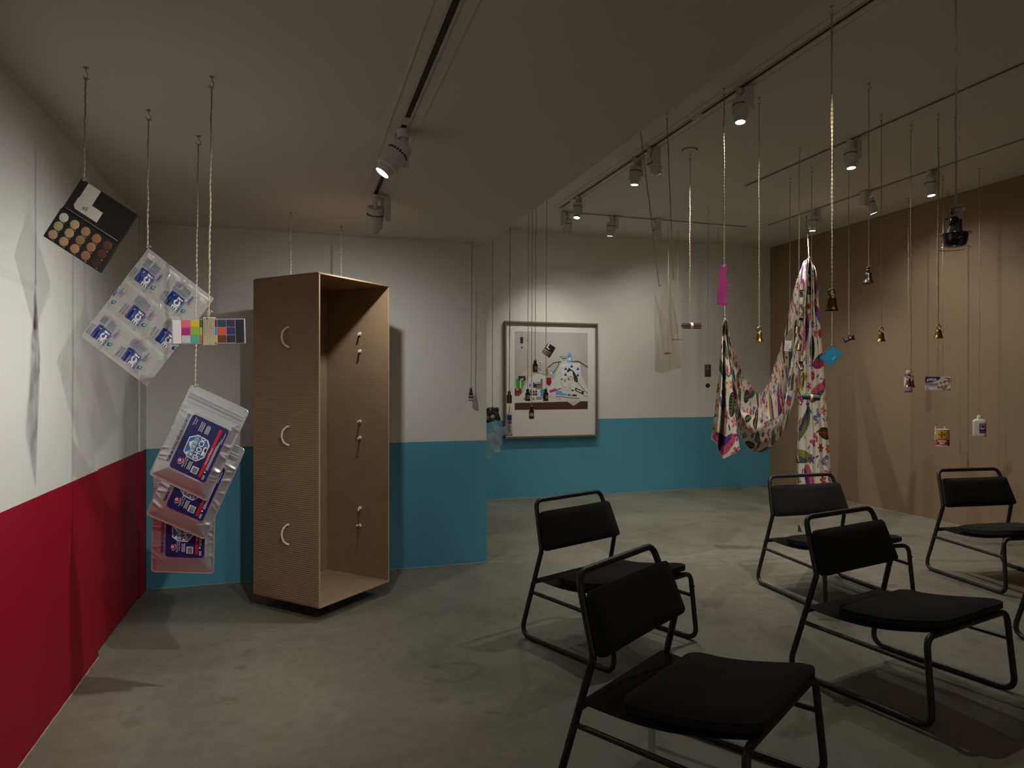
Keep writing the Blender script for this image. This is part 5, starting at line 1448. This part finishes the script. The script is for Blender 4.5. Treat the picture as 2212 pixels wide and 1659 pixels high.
for k, (cx, cz, L) in enumerate(((.014, .044, .058), (.038, .050, .072), (.064, .058, .086))):
    a = math.radians(62); dx, dz = math.cos(a), math.sin(a); w = .0115
    def rot_(p): return (cx + p[0] * dx - p[1] * dz, cz + p[0] * dz + p[1] * dx)
    flat('plaster_picture', [rot_(p) for p in rrect(L, w * 2, .010, 4)], m_tan, t, yy - .0004 * k)
    flat('plaster_pad', [rot_(p) for p in ((-.012, -w), (.012, -w), (.012, w), (-.012, w))], m_padw, t, yy - .0004 * k - .0008, .0003)
flat('count_field', [(.040, .0), (.091, .0), (.091, .014), (.036, .014)], M('carton_red', C(160, 40, 48), .5), t, yy - .002, .0004)
txt('100 ct', .012, .064, .0072, t, m_lwhite, 0, yy - .0032, bold=.0004)
flat('count_field', [(.048, .098), (.082, .098), (.082, .105), (.048, .105)], M('carton_red', C(160, 40, 48), .5), t, yy, .0004)

hung('thin string carrying the white syringe left of the salt can', 6.085, 5.205, HIGH, 1.046, .0022, 92, xe=6.069, ye=5.216)
m_wplast = M('white_plastic', C(214, 212, 208), .45)
def wand(label, x, y, z, ln_):
    t = thing('thermometer', label, 'thermometer', (x, y, z - ln_), face(x, y), 'white thermometers on strings')
    G().lathe([(0, 0), (.0085, .001), (.0095, .006), (.0095, ln_ * .42), (.008, ln_ * .46), (.0065, ln_ * .52), (.0055, ln_), (0, ln_)], 16).obj('barrel', m_wplast, t)
    G().lathe([(.0098, ln_ * .44), (.011, ln_ * .45), (.011, ln_ * .48), (.0098, ln_ * .49)], 16).obj('collar', m_wplast, t)
    flat('display_window', [(-.004, ln_ * .12), (.004, ln_ * .12), (.004, ln_ * .34), (-.004, ln_ * .34)], M('window_grey', C(160, 162, 160), .4), t, -.0093)
wand('thin white thermometer hanging left of the salt can', 6.069, 5.216, 1.040, .138)
hung('thin string carrying the white stick behind the salt can', 6.320, 5.296, HIGH, 1.034, .0022, 93, xe=6.293, ye=5.305)
wand('thin white thermometer hidden behind the salt can, only its tip showing', 6.293, 5.305, 1.030, .138)

hung('string carrying the yellow and red salt can', 5.842, 4.944, HIGH, 1.034, .0024, 94)
t = thing('salt_can', 'round cardboard salt can, yellow above and red below', 'salt can', (5.842, 4.944, .872), face(5.842, 4.944))
SR = .056
G().lathe([(0, 0), (SR, 0), (SR, .006), (SR - .002, .008), (SR - .002, .152), (SR, .154), (SR, .160), (SR - .003, .160), (SR - .004, .157), (0, .157)], 36).obj('can', M('can_white', C(208, 204, 198), .6), t)
def wrap(name, z0, z1, mat, r, a0=-math.pi, a1=math.pi):
    n = 40
    return G().grid(lambda u, v: Vector((r * math.sin(a0 + (a1 - a0) * u), -r * math.cos(a0 + (a1 - a0) * u), z0 + v * (z1 - z0))), n, 1).obj(name, mat, t)
wrap('yellow_label', .064, .152, M('salt_yellow', C(196, 170, 58), .55), SR - .0014)
wrap('red_label', .006, .064, M('salt_red', C(166, 34, 48), .55), SR - .0014)
def bent(o, r):
    for v in o.data.vertices:
        a = v.co.x / r; v.co = (r * math.sin(a), -r * math.cos(a), v.co.z)
    return o
m_sred = M('salt_cross', C(160, 26, 50), .55)
cz0 = .112; cr = []
for k in range(4):
    a = math.pi / 2 * k
    for da, rr_ in ((-.16, .009), (-.42, .029), (.42, .029), (.16, .009)): cr.append((-.010 + rr_ * math.cos(a + da), cz0 + rr_ * math.sin(a + da)))
bent(flat('cross_emblem', cr, m_sred, t, -.002), SR + .0002)
bent(txt('Red Cross', .020, -.004, .073, t, m_sred, 0, 0, bold=.0004, squeeze=.95), SR + .0004)
bent(txt('IODIZED', .021, -.006, .049, t, m_lwhite, 0, 0, bold=.0008, squeeze=.9), SR + .0004)
bent(txt('SALT', .021, -.006, .030, t, m_lwhite, 0, 0, bold=.0008, squeeze=.9), SR + .0004)
for k in range(7): bent(flat('label_line', [(-.042 + k * .012, .0155), (-.033 + k * .012, .0155), (-.033 + k * .012, .0185), (-.042 + k * .012, .0185)], m_lwhite, t, -.001), SR + .0004)
for k in range(5): bent(flat('label_line', [(-.032 + k * .012, .0085), (-.023 + k * .012, .0085), (-.023 + k * .012, .0115), (-.032 + k * .012, .0115)], m_lwhite, t, -.001), SR + .0004)

hung('string carrying the white alcohol bottle', 5.947, 4.663, HIGH, 1.176, .0024, 95)
t = thing('alcohol_bottle', 'white flat-shouldered plastic bottle with a small navy label', 'bottle', (5.947, 4.663, .978), face(5.947, 4.663))
m_milk = M('milky_plastic', C(216, 212, 204), .4, spec=.5)
def sect(w, d, z, n=32):
    return [(w * math.copysign(abs(math.cos(a)) ** .45, math.cos(a)), d * math.copysign(abs(math.sin(a)) ** .6, math.sin(a)), z) for a in np.linspace(0, 2 * math.pi, n, endpoint=False)]
rings = [(.045, .022, 0), (.051, .026, .005), (.053, .028, .02), (.053, .028, .130), (.052, .028, .146), (.042, .024, .156), (.024, .018, .164), (.0165, .0165, .168), (.0165, .0165, .176)]
g = G(); vv_ = []; ff_ = []
for w, d, z in rings: vv_ += sect(w, d, z)
for i in range(len(rings) - 1):
    for k in range(32): ff_.append((i * 32 + k, i * 32 + (k + 1) % 32, (i + 1) * 32 + (k + 1) % 32, (i + 1) * 32 + k))
ff_ += [tuple(range(31, -1, -1)), tuple((len(rings) - 1) * 32 + k for k in range(32))]
g.add(vv_, ff_).obj('bottle_body', m_milk, t)
G().lathe([(.018, .170), (.0205, .172), (.0205, .192), (.018, .196), (0, .196)], 24).obj('cap', M('cap_white', C(220, 216, 208), .5), t)
lb = flat('label', [(-.001, .036), (.046, .036), (.048, .042), (.048, .122), (-.001, .122)], M('alc_navy', C(34, 38, 74), .5), t, -.0285)
flat('label_strip', [(.003, .106), (.042, .106), (.042, .115), (.003, .115)], M('alc_peach', C(206, 160, 130), .5), lb, -.0292, .0003)
flat('label_strip', [(.008, .044), (.044, .044), (.044, .052), (.008, .052)], M('alc_red', C(170, 66, 52), .5), lb, -.0292, .0003)
for x0, x1, z0 in ((.005, .016, .094), (.005, .024, .081), (.026, .042, .081), (.005, .034, .071)): flat('label_line', [(x0, z0), (x1, z0), (x1, z0 + .005), (x0, z0 + .005)], m_lwhite, lb, -.0292, .0003)

# ------------------------------------------------------------------ black bowl lamp hanging near the top right
hung('grey cord carrying the black lamp with the wire ring', 3.131, 2.578, HIGH, 2.338, .0042, 96, mat=M('grey_cord', C(150, 146, 140), .8, noise=.15, scale=200))
t = thing('bowl_lamp', 'black bowl-shaped clamp lamp with a steel wire ring below', 'lamp', (3.131, 2.578, 2.334), face(3.131, 2.578))
q = 3.4 / 1475 / 12.76
def B_(x, y): return ((x - 712) * q, (232 - y) * q)
m_blk = M('gloss_black', C(16, 16, 18), .18, coat=.4)
m_alu = M('brushed_alu', C(150, 150, 156), .38, metal=.8)
m_steel = M('steel_wire', C(190, 190, 195), .18, metal=1.0)
def rad(px): return px * q
z = lambda y: (232 - y) * q
G().lathe([(0, -.010), (.010, -.010), (.010, .010), (0, .010)], 14, (rad(38), 0, z(280)), Matrix.Rotation(math.pi / 2, 3, 'Y')).obj('hub', m_alu, t)
G().bounds(rad(-130), rad(215), -.088, .010, z(320), z(245)).obj('bracket_bar', m_alu, t, smooth=False, bevel=.003)
G().bounds(rad(70), rad(140), -.086, -.070, z(640), z(310)).obj('bracket_arm', m_alu, t, smooth=False, bevel=.003)
G().lathe([(.0, -.008), (rad(50), -.008), (rad(50), .008), (0, .008)], 18, (rad(-80), 0, z(355)), Matrix.Rotation(math.pi / 2, 3, 'X')).obj('bracket_eye', m_alu, t)
G().lathe([(0, -.009), (rad(26), -.009), (rad(26), .009), (0, .009)], 14, (rad(-95), -.001, z(358)), Matrix.Rotation(math.pi / 2, 3, 'X')).obj('eye_hole', m_ink, t)
G().tube([(rad(-220), 0, z(505)), (rad(-60), 0, z(400))], .0022, 6).obj('thumb_screw', m_alu, t)
G().lathe([(0, -.005), (.005, -.004), (.005, .004), (0, .005)], 10, (rad(-215), 0, z(502)), Matrix.Rotation(1.0, 3, 'Y')).obj('screw_knob', m_blk, t)
G().lathe([(0, z(435)), (rad(55), z(445)), (rad(110), z(500)), (rad(135), z(640)), (rad(130), z(700)), (rad(112), z(712))], 24, (rad(-30), 0, 0)).obj('socket', m_blk, t)
G().lathe([(rad(110), z(700)), (rad(125), z(715)), (rad(215), z(900)), (rad(210), z(905))], 28, (rad(-30), 0, 0)).obj('neck_cone', M('smoky_plastic', C(110, 108, 98), .3, alpha=.75), t)
G().lathe([(rad(395), z(935)), (rad(392), z(950)), (rad(320), z(960)), (rad(312), z(1000)), (rad(296), z(1120)), (rad(262), z(1240)), (rad(180), z(1290)), (0, z(1300))], 40, (rad(-20), 0, 0)).obj('bowl', m_blk, t, angle=60)
G().tube([(rad(-20) + rad(393) * math.cos(a), rad(393) * math.sin(a), z(940)) for a in np.linspace(0, 6.283, 40)[:-1]], .0018, 6, closed=True).obj('bowl_rim', m_steel, t)
G().tube([(rad(105), -.078, z(620)), (rad(105), -.078, z(1260))], .0072, 12).obj('rod', m_blk, t)
G().tube([(rad(-35) + rad(378) * math.cos(a), rad(378) * math.sin(a), z(1325)) for a in np.linspace(0, 6.283, 48)[:-1]], .0016, 6, closed=True).obj('wire_ring', m_steel, t)
G().tube([(rad(50), -.080, z(1140)), (rad(70), -.088, z(1120)), (rad(105), -.090, z(1110)), (rad(150), -.086, z(1125)), (rad(155), -.080, z(1200)), (rad(90), -.082, z(1270)), (rad(70), -.085, z(1325))], .0013, 5).obj('wire_clip', m_steel, t)
